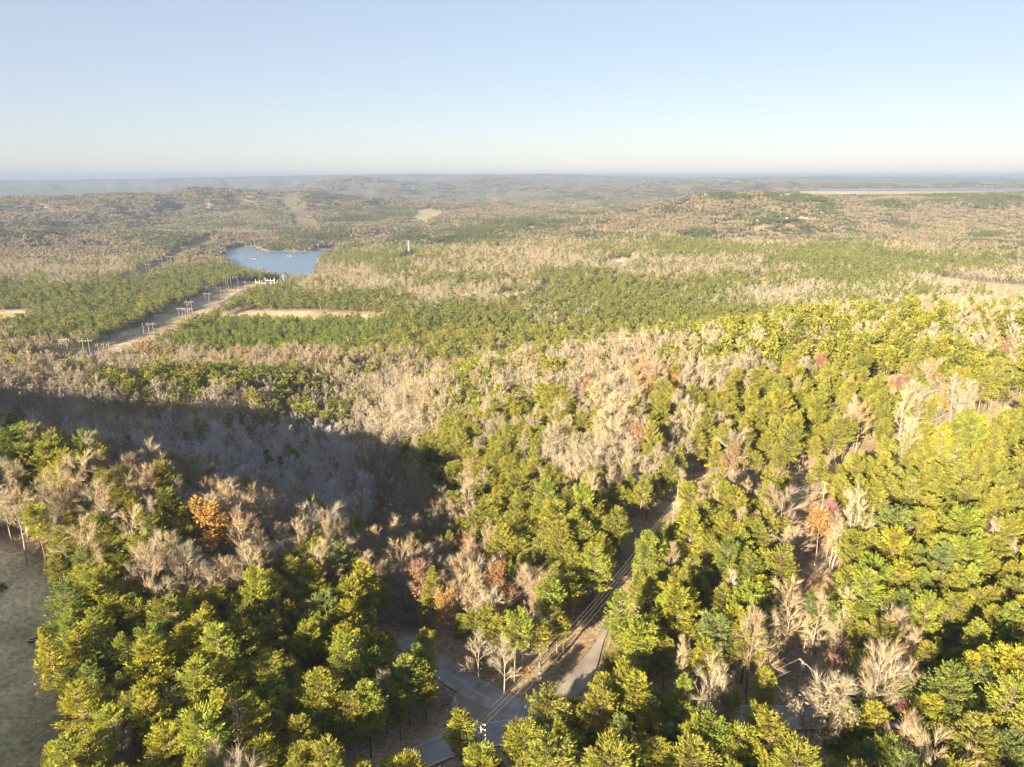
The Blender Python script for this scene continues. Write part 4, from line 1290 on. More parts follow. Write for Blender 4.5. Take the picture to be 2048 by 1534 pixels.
ORD = ["", "second", "third", "fourth", "fifth", "sixth", "seventh", "eighth", "ninth", "tenth", "eleventh", "twelfth", "thirteenth", "fourteenth"]
SHAPE = {0: ["rounded", "broad", "spire-like", "rounded", "flat-topped", "broad", "narrow", "flat-topped"],
         1: ["rounded", "rounded", "fan-shaped", "broad", "narrow", "fan-shaped", "rounded", "narrow"],
         2: ["dense", "thin", "dense", "half-bare", "nearly bare"]}
NAMES = {0: ("pine_tree", "pine", "pines of the near woods"), 1: ("bare_tree", "bare tree", "leafless trees of the near woods"), 2: ("autumn_tree", "oak", "autumn-leaved trees of the near woods")}
PAL = {0: PINE_T, 1: BARE_T, 2: LEAF_T}
HI = {0: P_HI, 1: B_HI, 2: A_HI}
records = []
ntall = {0: 18.0, 1: 19.0, 2: 17.0}
def single_tree(x, y, z, kind, var, sw, sh, rot, tint):
    nm, word, grp = NAMES[kind]
    root = empty(nm, (x, y, z - 0.1), rot)
    root.scale = (sw, sw, sh)
    tr, cr, _ = HI[kind][var]
    c = (*PAL[kind][tint], 1.0)
    link("trunk", tr, root)
    o = link("crown", cr, root)
    o.color = c
    tag(root, None, "tree", grp)
    return root
for i, hh in enumerate(HEROES):
    u, v, k, H, wd, tint, var, lab, _ = hh
    x, y = hero_xy[i]
    sh = H / ntall[k]
    o = single_tree(x, y, hgt(x, y), k, var, sh * wd, sh, rnd.uniform(0, 6.28), tint)
    o["label"] = lab
wts = {0: [.40, .26, .10, .2, .04], 1: [.25, .35, .2, .2], 2: [.14, .28, .43, .15, 0, 0]}
for i in np.where(single)[0]:
    k = int(K[i])
    names = list(PAL[k])
    tint = names[int(rg.choice(len(names), p=wts[k]))]
    var = int(rg.integers(len(HI[k])))
    o = single_tree(X[i], Y[i], Z[i], k, var, SW[i], SH[i], ROT[i], tint)
    records.append((o, k, var, tint, float(SH[i]), float(pu[i]), float(pv[i])))
# a label for each: look first, then the nearest thing one can find and its side
lmx = np.array([(a[1], a[2]) for a in LANDMARKS], float)
buckets = {}
for o, k, var, tint, sh, u, v in records:
    d = np.hypot(lmx[:, 0] - u, (lmx[:, 1] - v) * 1.2)
    j = int(np.argmin(d))
    du, dv = u - lmx[j, 0], v - lmx[j, 1]
    rel = ("right of" if du > 0 else "left of") if abs(du) > abs(dv) * 1.1 else ("below" if dv > 0 else "beyond")
    szw = "tall" if sh > 1.0 else "short" if sh < 0.82 else "mid-sized"
    key = (k, szw, tint, SHAPE[k][var], rel, LANDMARKS[j][0])
    buckets.setdefault(key, []).append((d[j], o))
for key, lst in buckets.items():
    k, szw, tint, shp, rel, lm = key
    for n, (_, o) in enumerate(sorted(lst, key=lambda a: a[0])):
        word = {0: "pine", 1: "bare tree", 2: "leafy tree"}[k]
        lab = f"{szw} {tint} {word}, {shp} crown, {(ORD[n] + ' ') if n else ''}{rel} {lm}"
        if len(lab.replace("-", " ").split()) > 16:
            lab = lab.replace(" crown,", ",")
        if len(lab.replace("-", " ").split()) > 16:
            lab = lab.replace(f", {shp},", f", {shp}").replace(" tree among", " among")
        o["label"] = lab

# the rest of the woods: one object for each kind
def stuff(name, meshes, px, py, pz, idx, sw, sh, rot, label, lean=0.03):
    col = bpy.data.collections.new(name + "_kinds")
    for i, me in enumerate(meshes):
        col.objects.link(bpy.data.objects.new(f"{name}_kind_{i:03d}", me))
    n = len(px)
    me = bpy.data.meshes.new(name)
    me.vertices.add(n)
    me.vertices.foreach_set("co", np.stack([px, py, pz - 0.1], -1).astype(np.float32).ravel())
    a = me.attributes.new("kind_index", 'INT', 'POINT')
    a.data.foreach_set("value", np.asarray(idx, np.int32))
    a = me.attributes.new("size", 'FLOAT_VECTOR', 'POINT')
    a.data.foreach_set("vector", np.stack([sw, sw, sh], -1).astype(np.float32).ravel())
    a = me.attributes.new("turn", 'FLOAT_VECTOR', 'POINT')
    a.data.foreach_set("vector", np.stack([rg.normal(0, lean, n), rg.normal(0, lean, n), rot], -1).astype(np.float32).ravel())
    o = link(name, me)
    ng = bpy.data.node_groups.new(name, 'GeometryNodeTree')
    ng.interface.new_socket("Geometry", in_out='INPUT', socket_type='NodeSocketGeometry')
    ng.interface.new_socket("Geometry", in_out='OUTPUT', socket_type='NodeSocketGeometry')
    gi, go = ng.nodes.new("NodeGroupInput"), ng.nodes.new("NodeGroupOutput")
    ci = ng.nodes.new("GeometryNodeCollectionInfo")
    ci.inputs["Collection"].default_value = col
    ci.inputs["Separate Children"].default_value = True
    ci.inputs["Reset Children"].default_value = True
    ip = ng.nodes.new("GeometryNodeInstanceOnPoints")
    ip.inputs["Pick Instance"].default_value = True
    def attr(nm, typ, sock):
        nd = ng.nodes.new("GeometryNodeInputNamedAttribute")
        nd.data_type = typ
        nd.inputs["Name"].default_value = nm
        ng.links.new(nd.outputs["Attribute"], sock)
    ng.links.new(gi.outputs[0], ip.inputs["Points"])
    ng.links.new(ci.outputs[0], ip.inputs["Instance"])
    attr("kind_index", 'INT', ip.inputs["Instance Index"])
    attr("turn", 'FLOAT_VECTOR', ip.inputs["Rotation"])
    attr("size", 'FLOAT_VECTOR', ip.inputs["Scale"])
    ng.links.new(ip.outputs[0], go.inputs[0])
    md = o.modifiers.new("woods", 'NODES')
    md.node_group = ng
    tag(o, label, None, None, "stuff")
    return o
def lod_idx(d, sets):
    out = np.zeros(len(d), int)
    base = 0
    edges = (360, 950, 1e9)
    lo = 0
    for ms, hi in zip(sets, edges):
        m = (d >= lo) & (d < hi)
        out[m] = base + rg.integers(0, len(ms), m.sum())
        base += len(ms)
        lo = hi
    return out
for k, nm, hi, mid, low, lab in ((0, "pine_forest", P_HI, P_MID, P_LOW, "yellow-green pine woods covering the ridges and valley"),
                                 (1, "bare_forest", B_HI, B_MID, B_LOW, "leafless grey and tan woods filling ravine and valley"),
                                 (2, "autumn_forest", A_HI, A_MID, A_LOW, "rust and tan leaved woods scattered over ridges and valley")):
    m = (K == k) & ~single
    ms = [q[2] for q in hi] + mid + low
    idx_ = lod_idx(D[m], ([0] * len(hi), [0] * len(mid), [0] * len(low)))
    if k == 1:      # most trees in the shaded hollow get the paler copies, lifting its shade by colour
        hollow_floor = hits([(870, 1240), (810, 1085), (700, 1010), (600, 950), (450, 905), (250, 885)])
        dc, _ = seg_dist(X[m], Y[m], hollow_floor)
        lifted = (D[m] < 490) & (X[m] < -55 - 0.3 * np.maximum(D[m] - 280, 0)) & (rg.uniform(size=m.sum()) < 0.02 + 0.85 * sstep(110, 35, dc))
        idx_ = np.where(lifted, len(ms) + rg.integers(0, len(LIFT_MID), m.sum()), idx_)
        ms = ms + LIFT_MID
    grow_ = 1.0
    stuff(nm, ms, X[m], Y[m], Z[m], idx_, SW[m] * grow_, SH[m], ROT[m], lab)

# the young plantation in rows
pa = np.array(PLANT)
c0 = pa.mean(0)
gx, gy = np.meshgrid(np.arange(-420, 420, 5.6), np.arange(-420, 420, 5.0))
ca, sa = math.cos(0.25), math.sin(0.25)
px, py = c0[0] + gx.ravel() * ca - gy.ravel() * sa, c0[1] + gx.ravel() * sa + gy.ravel() * ca
px += rg.normal(0, 1.5, len(px)); py += rg.normal(0, 1.3, len(py))
m = in_poly(px, py, PLANT) & (seg_dist(px, py, VROW)[0] > 30) & (rg.uniform(size=len(px)) < 0.94)
px, py = px[m], py[m]
sc = np.clip(rg.normal(1.35, 0.28, len(px)), 0.6, 2.0)
stuff("pine_plantation", Y_MID, px, py, height(px, py), rg.integers(0, len(Y_MID), len(px)), sc * 1.05, sc, rg.uniform(0, 6.28, len(px)), "dense green young pine plantation in the valley beside the power line")

# undergrowth of the near slopes: saplings and shrubs
x, y = grid_pts(80, 420, 4.6, 50, 45, 0.5)
road = (seg_dist(x, y, MAIN_ROAD)[0] < 6.5) | (seg_dist(x, y, SIDE_ROAD)[0] < 6) | (seg_dist(x, y, DRIVE)[0] < 6.5) | (poly_sd(x, y, LAWN) < 1) | (poly_sd(x, y, YARD) < 1) | (seg_dist(x, y, TRACK)[0] < 5)
for P in HOUSEYARDS + [YARD2]:
    road |= poly_sd(x, y, P) < 0
m = ~road & (rg.uniform(size=len(x)) < 0.42) & (fbm(x / 30, y / 30, 140, 2) > -0.35)
x, y = x[m], y[m]
sc = np.clip(rg.normal(0.24, 0.08, len(x)), 0.08, 0.42)
stuff("undergrowth", [q for q in B_MID] + A_MID, x, y, height(x, y), rg.choice(8, len(x), p=[.14, .14, .14, .14, .14, .1, .1, .1]), sc * 1.5, sc, rg.uniform(0, 6.28, len(x)), "low brushy saplings under the near trees")

# distant canopy beyond the middle valley
gxs, gys, gk, gs = [], [], [], []
for r0, r1, cell, scl in ((2250, 4200, 22, 0.9), (4150, 7200, 32, 1.15), (7150, 12500, 48, 1.6)):
    x, y = grid_pts(r0, r1, cell, 41.5, 41.5, 0.5)
    m = ~clear_mask(x, y, 0.0)
    x, y = x[m], y[m]
    z = height(x, y)
    h = hidden(x, y, z + 22, R(0.12)) | ((r0 > 7000) & (z < 105))
    x, y, z = x[~h], y[~h], z[~h]
    pf, lf = zone(x, y, z + 8)
    n = np.clip(fbm(x / 120, y / 120, 150, 3) * 0.9 + 0.5, 0, 1)
    q = pf * 0.75 + 0.5 * (n - 0.5) + rg.normal(0, 0.06, len(x))
    kind = np.where(q > 0.5, rg.integers(0, 3, len(x)), np.where(q > 0.27, 3 + rg.integers(0, 4, len(x)), 7 + rg.integers(0, 4, len(x))))
    gxs.append(x); gys.append(y); gk.append(kind); gs.append(np.full(len(x), scl))
gx, gy, gk, gs = map(np.concatenate, (gxs, gys, gk, gs))
stuff("distant_forest", G_PINE + G_MIX + G_HARD, gx, gy, height(gx, gy), gk, gs * rg.uniform(0.9, 1.15, len(gx)), rg.uniform(0.85, 1.15, len(gx)), rg.uniform(0, 6.28, len(gx)), "mixed woods on the far hills and valley floor", 0.0)
print("trees", len(X), "single", int(single.sum()), "groves", len(gx))

# ------------------------------------------------------------------ poles and wires
def G(p):
    return Vector((p[0], p[1], hgt(p[0], p[1])))
def utility_pole(p, h, rz, label, arms=1, transformer=False, lean=(0, 0)):
    b = G(p)
    root = empty("utility_pole", b, rz)
    root.rotation_euler = (lean[0], lean[1], rz)
    MB().bar((0, 0, -0.5), (0, 0, h), 0.17, 0.11, 8).build("pole", M["wood_pole"], root)
    ends = []
    for a in range(arms):
        z = h - 0.35 - a * 1.15
        MB().box((0.12, 0, z), (0.12, 2.0, 0.13)).build("crossarm", M["wood_pole"], root)
        for yy in (-0.9, 0.0, 0.9) if a == 0 else (-0.9, 0.9):
            zz_ = z + 0.07
            MB().bar((0.12, yy, zz_), (0.12, yy, zz_ + 0.22), 0.07, 0.05, 6).build("insulator", M["insul"], root)
    if transformer:
        t = MB().bar((0.4, 0, h - 2.4), (0.4, 0, h - 1.3), 0.3, 0.3, 10).build("transformer", M["steel"], root, True)
        MB().bar((0.4, 0, h - 1.3), (0.4, 0, h - 1.0), 0.05, 0.04, 6).build("bushing", M["insul"], t)
    tag(root, label, "utility pole", "wooden poles of the local power line")
    ca, sa = math.cos(rz), math.sin(rz)
    def top(yy, z):
        return Vector((b.x + 0.12 * ca - yy * sa, b.y + 0.12 * sa + yy * ca, b.z + z))
    return [top(-0.9, h - 0.06), top(0, h - 0.06), top(0.9, h - 0.06), top(0, h - 3.2)]
def wire(a, b, sag, r, label, group):
    pts = [a.lerp(b, t) - Vector((0, 0, sag * 4 * t * (1 - t))) for t in [i / 14 for i in range(15)]]
    mb = MB()
    rings = []
    for p in pts:
        rings.append([p + Vector((0, 0, r)), p + Vector((r, 0, -r * .5)), p + Vector((-r, 0, -r * .5))])
    mb.loft(rings)
    o = mb.build("power_wire", M["wire"])
    tag(o, label, "wire", group)
    return o
base1 = hit(962, 1449, 11.5)
base2 = hit(1348, 1010, 11.5)
base3 = hit(1650, 970, 10.0)
base4 = hit(1928, 903, 0)
ang = lambda p, q: math.atan2(q[1] - p[1], q[0] - p[0])
T1 = utility_pole(base1, 12.0, ang(base1, base2), "pole with three crossarms among pines at the road junction", 3)
T2 = utility_pole(base2, 12.0, ang(base1, base2) - 0.5, "pole at the bend where the cleared track turns", 2)
T3 = utility_pole(base3, 11.0, ang(base2, base3), "pole half hidden in trees on the grassy cut", 1)
T4 = utility_pole(base4, 15.0, ang(base3, base4), "tall pale leaning pole on the grassy slope at right", 1, False, (0.0, 0.10))
names4 = ["left outer", "middle", "right outer", "low neutral"]
for i in range(4):
    wire(T1[i], T2[i], 3.0, 0.032, f"{names4[i]} wire between the junction pole and the bend pole", "wires along the cleared track")
    wire(T2[i], T3[i], 2.0, 0.03, f"{names4[i]} wire leaving the bend pole towards the grassy cut", "wires along the cleared track")
base5 = hit(1604, 1330, 10.0)
base6 = hit(1745, 1440, 8.0)
base7 = hit(1470, 1375, 8.0)
T5 = utility_pole(base5, 11.0, 0.3, "pole with grey transformer in the shaded roadside clearing", 1, True)
T6 = utility_pole(base6, 9.0, 2.4, "low pole hidden in trees right of the big tan tree", 1)
T7 = utility_pole(base7, 9.0, 0.2, "low pole hidden in pines left of the roadside clearing", 1)
for i in (0, 2):
    wire(T5[i], T6[i], 0.8, 0.025, f"{names4[i]} wire from the transformer pole down to the right", "wires at the roadside clearing")
    wire(T5[i], T7[i], 0.8, 0.025, f"{names4[i]} wire from the transformer pole to the left pines", "wires at the roadside clearing")
wire(T5[3], G(hit(1700, 1410)) + Vector((0, 0, 0.2)), 0.0, 0.02, "guy wire from the transformer pole to the ground", "wires at the roadside clearing")

def h_frame(p, h, gap, arms, label, rz=0.0, n=2, brace=True):
    b = G(p)
    root = empty("transmission_pole", b, rz)
    xs_ = [(i - (n - 1) / 2) * gap for i in range(n)]
    for xx in xs_:
        MB().bar((xx, 0, -1), (xx, 0, h), 0.32, 0.22, 6).build("pole", M["wood_pole"], root)
    w = gap * (n - 1) + (gap * 1.1 if n > 1 else 5.0)
    for z in arms:
        if n <= 2:
            MB().box((0, 0, h - z), (w, 0.35, 0.35)).build("crossarm", M["wood_pole"], root)
            for xx in (-w / 2 + .3, 0, w / 2 - .3):
                MB().bar((xx, 0, h - z - 0.2), (xx, 0, h - z - 2.0), 0.14, 0.14, 5).build("insulator", M["insul"], root)
        else:
            for xx in xs_:
                MB().bar((xx, 0, h - z), (xx - 2.6, 0, h - z + 0.5), 0.16, 0.12, 5).build("crossarm", M["wood_pole"], root)
                MB().bar((xx - 2.5, 0, h - z + 0.4), (xx - 2.5, 0, h - z - 2.2), 0.16, 0.16, 5).build("insulator", M["insul"], root)
    if brace and n == 2:
        a = h - arms[0]
        MB().bar((xs_[0], 0.3, a - 6), (xs_[1], 0.3, a - 1), 0.12, 0.12, 4).build("brace", M["wood_pole"], root)
        MB().bar((xs_[0], -0.3, a - 1), (xs_[1], -0.3, a - 6), 0.12, 0.12, 4).build("brace", M["wood_pole"], root)
    tag(root, label, "power pole", "wooden transmission poles in the valley")
    return root, b, xs_, h
VP = [
    (113, 716, 15, 5, [], "single pole at the left end of the valley power line", 1, False),
    (133, 716, 23, 5.5, [1.0], "pair of plain poles second from the left end of the valley line", 2, False),
    (176, 716, 24, 6.5, [3.5], "H-shaped pole pair with crossarm at the mouth of the valley line", 2, False),
    (210, 712, 17, 6.0, [3.5], "three single-armed poles at the corner of the valley line", 3, False),
    (288, 668, 16, 4, [], "lone pole along the shaded left edge of the valley clearing", 1, False),
    (303, 666, 15, 6, [2.0], "short H-shaped pair along the shaded edge of the clearing", 2, False),
    (362, 633, 15, 5.5, [1.8], "short H-shaped pair left of the tallest valley frames", 2, False),
    (378, 648, 26, 7, [3.0], "tall front H-frame with wide crossarm beside the plantation", 2, True),
    (381, 632, 26, 7, [3.0], "tall rear H-frame close behind the front one", 2, True),
    (415, 603, 17, 6.5, [2.5], "H-frame in the middle of the valley clearing", 2, False),
    (435, 588, 15, 6.5, [2.0], "trio of short poles at the far treeline of the clearing", 3, False),
    (453, 579, 31, 4.2, [], "trio of tall bare poles at the far treeline", 3, False),
    (470, 578, 27, 7, [2.0], "trio of dark armed poles before the shaded far woods", 3, False),
    (470, 594, 17, 8, [2.5], "trio of poles beside the pale dirt track", 3, False),
    (491, 577, 17, 5, [3.0], "single pole with arm near the substation", 1, False),
    (297, 549, 27, 7, [2.5], "tall H-frame on the second power line left of the lake", 2, False),
    (307, 548, 16, 5, [], "short pole right of the tall frame on the second line", 1, False),
    (321, 530, 18, 8, [2.0], "H-frame farther up the second power line", 2, False),
    (339, 525, 18, 8, [2.0], "bright H-frame at the bend of the second power line", 2, False),
    (369, 507, 22, 9, [3.0], "H-frame nearest the lake on the second power line", 2, False),
    (716, 546, 26, 5, [2.0], "thin armed pole right of the lake in the woods", 1, False),
    (723, 546, 20, 5, [2.0], "shorter pole just right of the thin armed pole", 1, False),
    (1183, 470, 48, 6, [6], "tall thin pole left on the pale far slope", 1, False),
    (1190, 471, 52, 6, [6], "tall thin pole right on the pale far slope", 1, False),
]
frames = []
for u, v, h, gap, arms, lab, n, br in VP:
    p = hit(u, v)
    frames.append(h_frame(p, h, gap, arms or [], lab, 0.15, n, br))
def vwire(i, j, k):
    a, b = frames[i], frames[j]
    xa = a[2][min(k, len(a[2]) - 1)]
    xb = b[2][min(k, len(b[2]) - 1)]
    wire(a[1] + Vector((xa, 0, a[3] - 3)), b[1] + Vector((xb, 0, b[3] - 3)), 6, 0.07, f"{('left', 'right', 'third')[k]} valley wire between {frames_name[i]} and {frames_name[j]}", "long wires over the valley clearing")
frames_name = {2: "mouth frame", 7: "tall front frame", 9: "middle frame", 12: "dark trio", 15: "second line frame", 18: "bend frame", 19: "lake frame", 3: "corner trio", 8: "rear frame", 5: "short pair"}
for i, j in ((2, 7), (7, 9), (9, 12), (15, 18), (18, 19), (3, 8), (8, 12)):
    for k in (0, 1):
        vwire(i, j, k)

def lattice_tower(p, h, label, w=7.0):
    b = G(p)
    root = empty("transmission_tower", b, 0.4)
    waist = h * 0.62
    legs = []
    def corner(s, z):
        t = z / waist
        ww = w * (1 - t) + w * 0.28 * t if z <= waist else w * 0.28
        return Vector((s[0] * ww / 2, s[1] * ww / 2, z))
    S4 = ((-1, -1), (1, -1), (1, 1), (-1, 1))
    for s in S4:
        mb = MB()
        mb.bar(corner(s, 0), corner(s, waist), 0.28, 0.24, 4)
        mb.bar(corner(s, waist), corner(s, h), 0.24, 0.2, 4)
        mb.build("leg", M["steel"], root)
    br = MB()
    zs_ = [0, waist * .35, waist * .65, waist * .85, waist, h * .72, h * .82, h * .92, h]
    for a, c in zip(zs_[:-1], zs_[1:]):
        for i in range(4):
            s, t = S4[i], S4[(i + 1) % 4]
            br.bar(corner(s, a), corner(t, c), 0.13, 0.13, 4)
            br.bar(corner(t, a), corner(s, c), 0.13, 0.13, 4)
            br.bar(corner(s, c), corner(t, c), 0.11, 0.11, 4)
    o = br.build("bracing", M["steel"], root)
    o["kind"] = "stuff"
    for z, l in ((h * .70, 8.0), (h * .82, 6.5), (h * .94, 5.0)):
        for sgn in (-1, 1):
            mb = MB()
            mb.bar((0, 0, z), (sgn * l, 0, z + 0.6), 0.26, 0.12, 4)
            mb.bar((0, 0, z + 1.8), (sgn * l, 0, z + 0.6), 0.2, 0.12, 4)
            c = mb.build("crossarm", M["steel"], root)
            MB().bar((sgn * l, 0, z + 0.5), (sgn * l, 0, z - 2.2), 0.16, 0.16, 5).build("insulator", M["insul"], c)
    tag(root, label, "transmission tower")
lattice_tower(hit(818, 511), 42, "steel lattice tower on the pale cleared knoll right of the lake")
lattice_tower(hit(568, 573), 26, "small steel lattice mast beside the lakeside substation", 4.5)

def substation(p):
    b = G(p)
    root = empty("substation_gantry", b, -0.2)
    for xx, yy, h in ((-22, 0, 16), (-13, 0, 16), (-4, -6, 15), (1, 0, 20), (6, 0, 18), (12, 2, 18), (20, 4, 20), (26, 6, 15), (34, 8, 15)):
        MB().bar((xx, yy, -1), (xx, yy, h), 0.6, 0.4, 4).build("column", M["steel"], root)
    for x0, y0, x1, y1, z in ((-22, 0, -13, 0, 10), (-4, -6, 1, 0, 8), (1, 0, 12, 2, 14), (12, 2, 20, 4, 14), (1, 0, 20, 4, 9)):
        MB().bar((x0, y0, z), (x1, y1, z), 0.55, 0.55, 4).build("beam", M["steel"], root)
    for xx in (-6, 4, 9, 15):
        t = MB().box((xx, -9, 2.2), (4, 3, 4.4)).build("transformer", M["steel"], root)
        for k in (-1, 0, 1):
            MB().bar((xx + k, -9, 4.4), (xx + k, -9, 6.2), 0.25, 0.15, 6).build("bushing", M["insul"], t)
    tag(root, "white steel substation gantry at the near shore of the lake", "substation")
substation(hit(531, 574))

# ------------------------------------------------------------------ cars, sign, lumber, houses
def car(p, rz, paint, label, L=4.7, W=1.85, Hh=1.5, van=False):
    b = G(p)
    root = empty("parked_car", (b.x, b.y, b.z + 0.1), rz)
    def ring(x, w, z0, z1):
        return [(x, -w / 2, z0), (x, -w / 2 * 1.0, z1), (x, w / 2, z1), (x, w / 2, z0)]
    hl = L / 2
    zb = 0.95 if not van else 1.05
    MB().loft([ring(-hl, W * .86, .35, zb * .85), ring(-hl * .92, W, .25, zb), ring(-hl * .3, W, .22, zb), ring(hl * .45, W, .22, zb * .98), ring(hl * .9, W * .96, .25, zb * .8), ring(hl, W * .82, .35, zb * .66)]).build("body", M[paint], root)
    x0, x1 = (-hl * .95, hl * .5) if van else (-hl * .72, hl * .42)
    def rr(x, w, z):
        return [(x, -w / 2, z), (x, w / 2, z)]
    lo, hi = zb - 0.02, Hh * (1.25 if van else 1.0)
    ra, rb = x0 + (0.1 if van else 0.55), x1 - 0.75
    cab = MB()
    cab.loft([[(x0, -W * .46, lo), (x1, -W * .46, lo), (x1, W * .46, lo), (x0, W * .46, lo)], [(ra, -W * .38, hi - .08), (rb, -W * .38, hi - .08), (rb, W * .38, hi - .08), (ra, W * .38, hi - .08)]])
    cab.build("cabin_glass", M["glass"], root)
    MB().loft([[(ra - .04, -W * .40, hi - .10), (rb + .04, -W * .40, hi - .10), (rb + .04, W * .40, hi - .10), (ra - .04, W * .40, hi - .10)], [(ra + .1, -W * .34, hi), (rb - .1, -W * .34, hi), (rb - .1, W * .34, hi), (ra + .1, W * .34, hi)]]).build("roof", M[paint], root)
    for sx in (-1, 1):
        for sy in (-1, 1):
            wv = MB().bar((sx * hl * .62, sy * (W / 2 - .2), .33), (sx * hl * .62, sy * (W / 2 + .02), .33), .34, .34, 14).build("wheel", M["rubber"], root)
            MB().bar((sx * hl * .62, sy * (W / 2 + .0), .33), (sx * hl * .62, sy * (W / 2 + .035), .33), .2, .18, 10).build("rim", M["rim"], wv)
    for sy in (-1, 1):
        MB().box((hl * .965, sy * W * .32, zb * .62), (.14, .34, .16)).build("headlight", M["lamp"], root)
        MB().box((-hl * .975, sy * W * .36, zb * .72), (.1, .26, .18)).build("tail_light", M["red"], root)
    tag(root, label, "car")
    return root
car(hit(1603, 1207), 2.75, "cargrey", "grey car with pale roof parked beside the bare brown yard", 4.9)
car(hit(1634, 1223), 0.9, "cardark", "dark car partly under pine branches at the yard's lower edge", 4.8, 1.95, 1.75)
car(hit(1530, 802), 0.15, "carwhite", "white van parked among pines on the ridge", 6.0, 2.1, 1.8, True)
car(hit(1759, 796), 0.3, "carblue", "dark blue car in the leafy clearing on the ridge", 4.6)
car(hit(1741, 785), 2.4, "carblue", "blue car half hidden behind tan leaves on the ridge", 4.4)

def planks(p, n, L, label, rz0, spread, zt=0.3):
    b = G(p)
    root = empty("lumber_pile", b, rz0)
    for i in range(n):
        a = rnd.uniform(-spread, spread)
        MB().box((rnd.uniform(-1.2, 1.2), (i - n / 2) * 0.55, zt + 0.12 * (i % 3)), (L * rnd.uniform(.7, 1.1), 0.3, 0.1), a).build("plank", M["plank"], root)
    tag(root, label, "lumber pile")
planks(hit(1851, 921), 11, 7.0, "pale weathered boards heaped on the grassy cut", -0.35, 0.35)
planks(hit(1625, 1232), 5, 5.5, "long grey boards lying between the two yard cars", -0.9, 0.2)

p = hit(1078, 1358)
b = G(p)
root = empty("sign", b, 0.25)
MB().box((0, 0, 1.35), (0.9, 0.05, 0.6)).build("sign_board", M["white"], root)
for sx in (-.38, .38):
    MB().box((sx, 0.05, 0.8), (0.08, 0.05, 1.7)).build("post", M["white"], root)
tag(root, "small white board sign on the leafy bank beside the gravel drive", "sign")

def curved_frame(p):
    b = G(p)
    root = empty("curved_frame", (b.x, b.y, b.z + 0.05), 0.0)
    def arc(off, z0, z1, r0, r1, name, mat):
        mb = MB()
        rings = []
        for i in range(13):
            a = R(-95 + 100 * i / 12)
            cx, cy = math.cos(a), math.sin(a)
            rings.append([((r0) * cx, (r0) * cy + off, z0), ((r1) * cx, (r1) * cy + off, z0), ((r1) * cx, (r1) * cy + off, z1), ((r0) * cx, (r0) * cy + off, z1)])
        mb.loft(rings)
        mb.build(name, mat, root)
    arc(0.0, 0.0, 0.55, 1.65, 1.75, "wall_strip", M["darkiron"])
    arc(0.0, 0.55, 0.66, 1.58, 1.80, "rail", M["plank"])
    arc(0.0, 0.0, 0.45, 2.45, 2.55, "wall_strip", M["darkiron"])
    arc(0.0, 0.45, 0.54, 2.40, 2.60, "rail", M["plank"])
    arc(0.0, 0.02, 0.12, 1.76, 2.44, "bed", M["darkiron"])
    tag(root, "dark curved frame with two pale rails on the shaded lawn", "garden frame")
curved_frame(hit(72, 1272))

def house(p, rz, w, d, h, wall, roof, label, name="house", win=3):
    b = G(p)
    root = empty(name, b, rz)
    MB().box((0, 0, h / 2 - 0.5), (w, d, h + 1)).build("wall", M[wall], root)
    rh = d * 0.32
    mb = MB()
    mb.loft([[(-w / 2 - .4, -d / 2 - .5, h), (w / 2 + .4, -d / 2 - .5, h), (w / 2 + .4, d / 2 + .5, h), (-w / 2 - .4, d / 2 + .5, h)], [(-w / 2 - .4, -.05, h + rh), (w / 2 + .4, -.05, h + rh), (w / 2 + .4, .05, h + rh), (-w / 2 - .4, .05, h + rh)]])
    r = mb.build("roof", M[roof], root)
    MB().box((w * .25, d * .1, h + rh * .9), (.9, .9, 1.8)).build("chimney", M["rock"], r)
    for i in range(win):
        xx = (i - (win - 1) / 2) * w / (win + .3)
        if i == win // 2:
            MB().box((xx, -d / 2 - .04, 1.05), (1.0, .12, 2.1)).build("door", M["white"], root)
        else:
            f = MB().box((xx, -d / 2 - .03, h * .58), (1.5, .1, 1.3)).build("window", M["white"], root)
            MB().box((xx, -d / 2 - .09, h * .58), (1.25, .05, 1.05)).build("pane", M["glass"], f)
    tag(root, label, "house")
house(hit(1602, 748), 0.1, 11, 8, 4.2, "wallbrown", "roofgrey", "dark brown house hidden in ridge trees beside the coral red maple")
house(hit(1684, 772), -0.3, 7, 5, 2.8, "walltan", "roofpale", "small pale-roofed shed among ridge trees right of the red maple", "shed", 3)
house(hit(1241, 527), 0.5, 18, 11, 5, "wallbrown", "roofpale", "house with bright pale roof on the far tan hillside")
house(hit(1012, 597), 0.1, 20, 11, 4.5, "walltan", "roofgrey", "grey-roofed house at a lawn in the middle woods")
house(hit(1483, 545), 0.2, 16, 10, 5, "walltan", "roofgrey", "grey-roofed house behind dark pines in the right-hand woods")
house(hit(1570, 395), 0.05, 45, 18, 9, "walltan", "roofgrey", "long pale building on the crest of the right-hand mountain", "warehouse", 5)
house(hit(1617, 396), 0.05, 38, 16, 9, "walltan", "roofgrey", "pale building on the crest right of the long one", "warehouse", 5)
house(hit(1862, 393), 0.0, 36, 16, 9, "walltan", "roofgrey", "pale building among trees before the far reservoir", "warehouse", 5)
house(hit(1915, 393), 0.0, 30, 15, 8, "walltan", "roofgrey", "smaller pale building farthest right before the reservoir", "warehouse", 5)

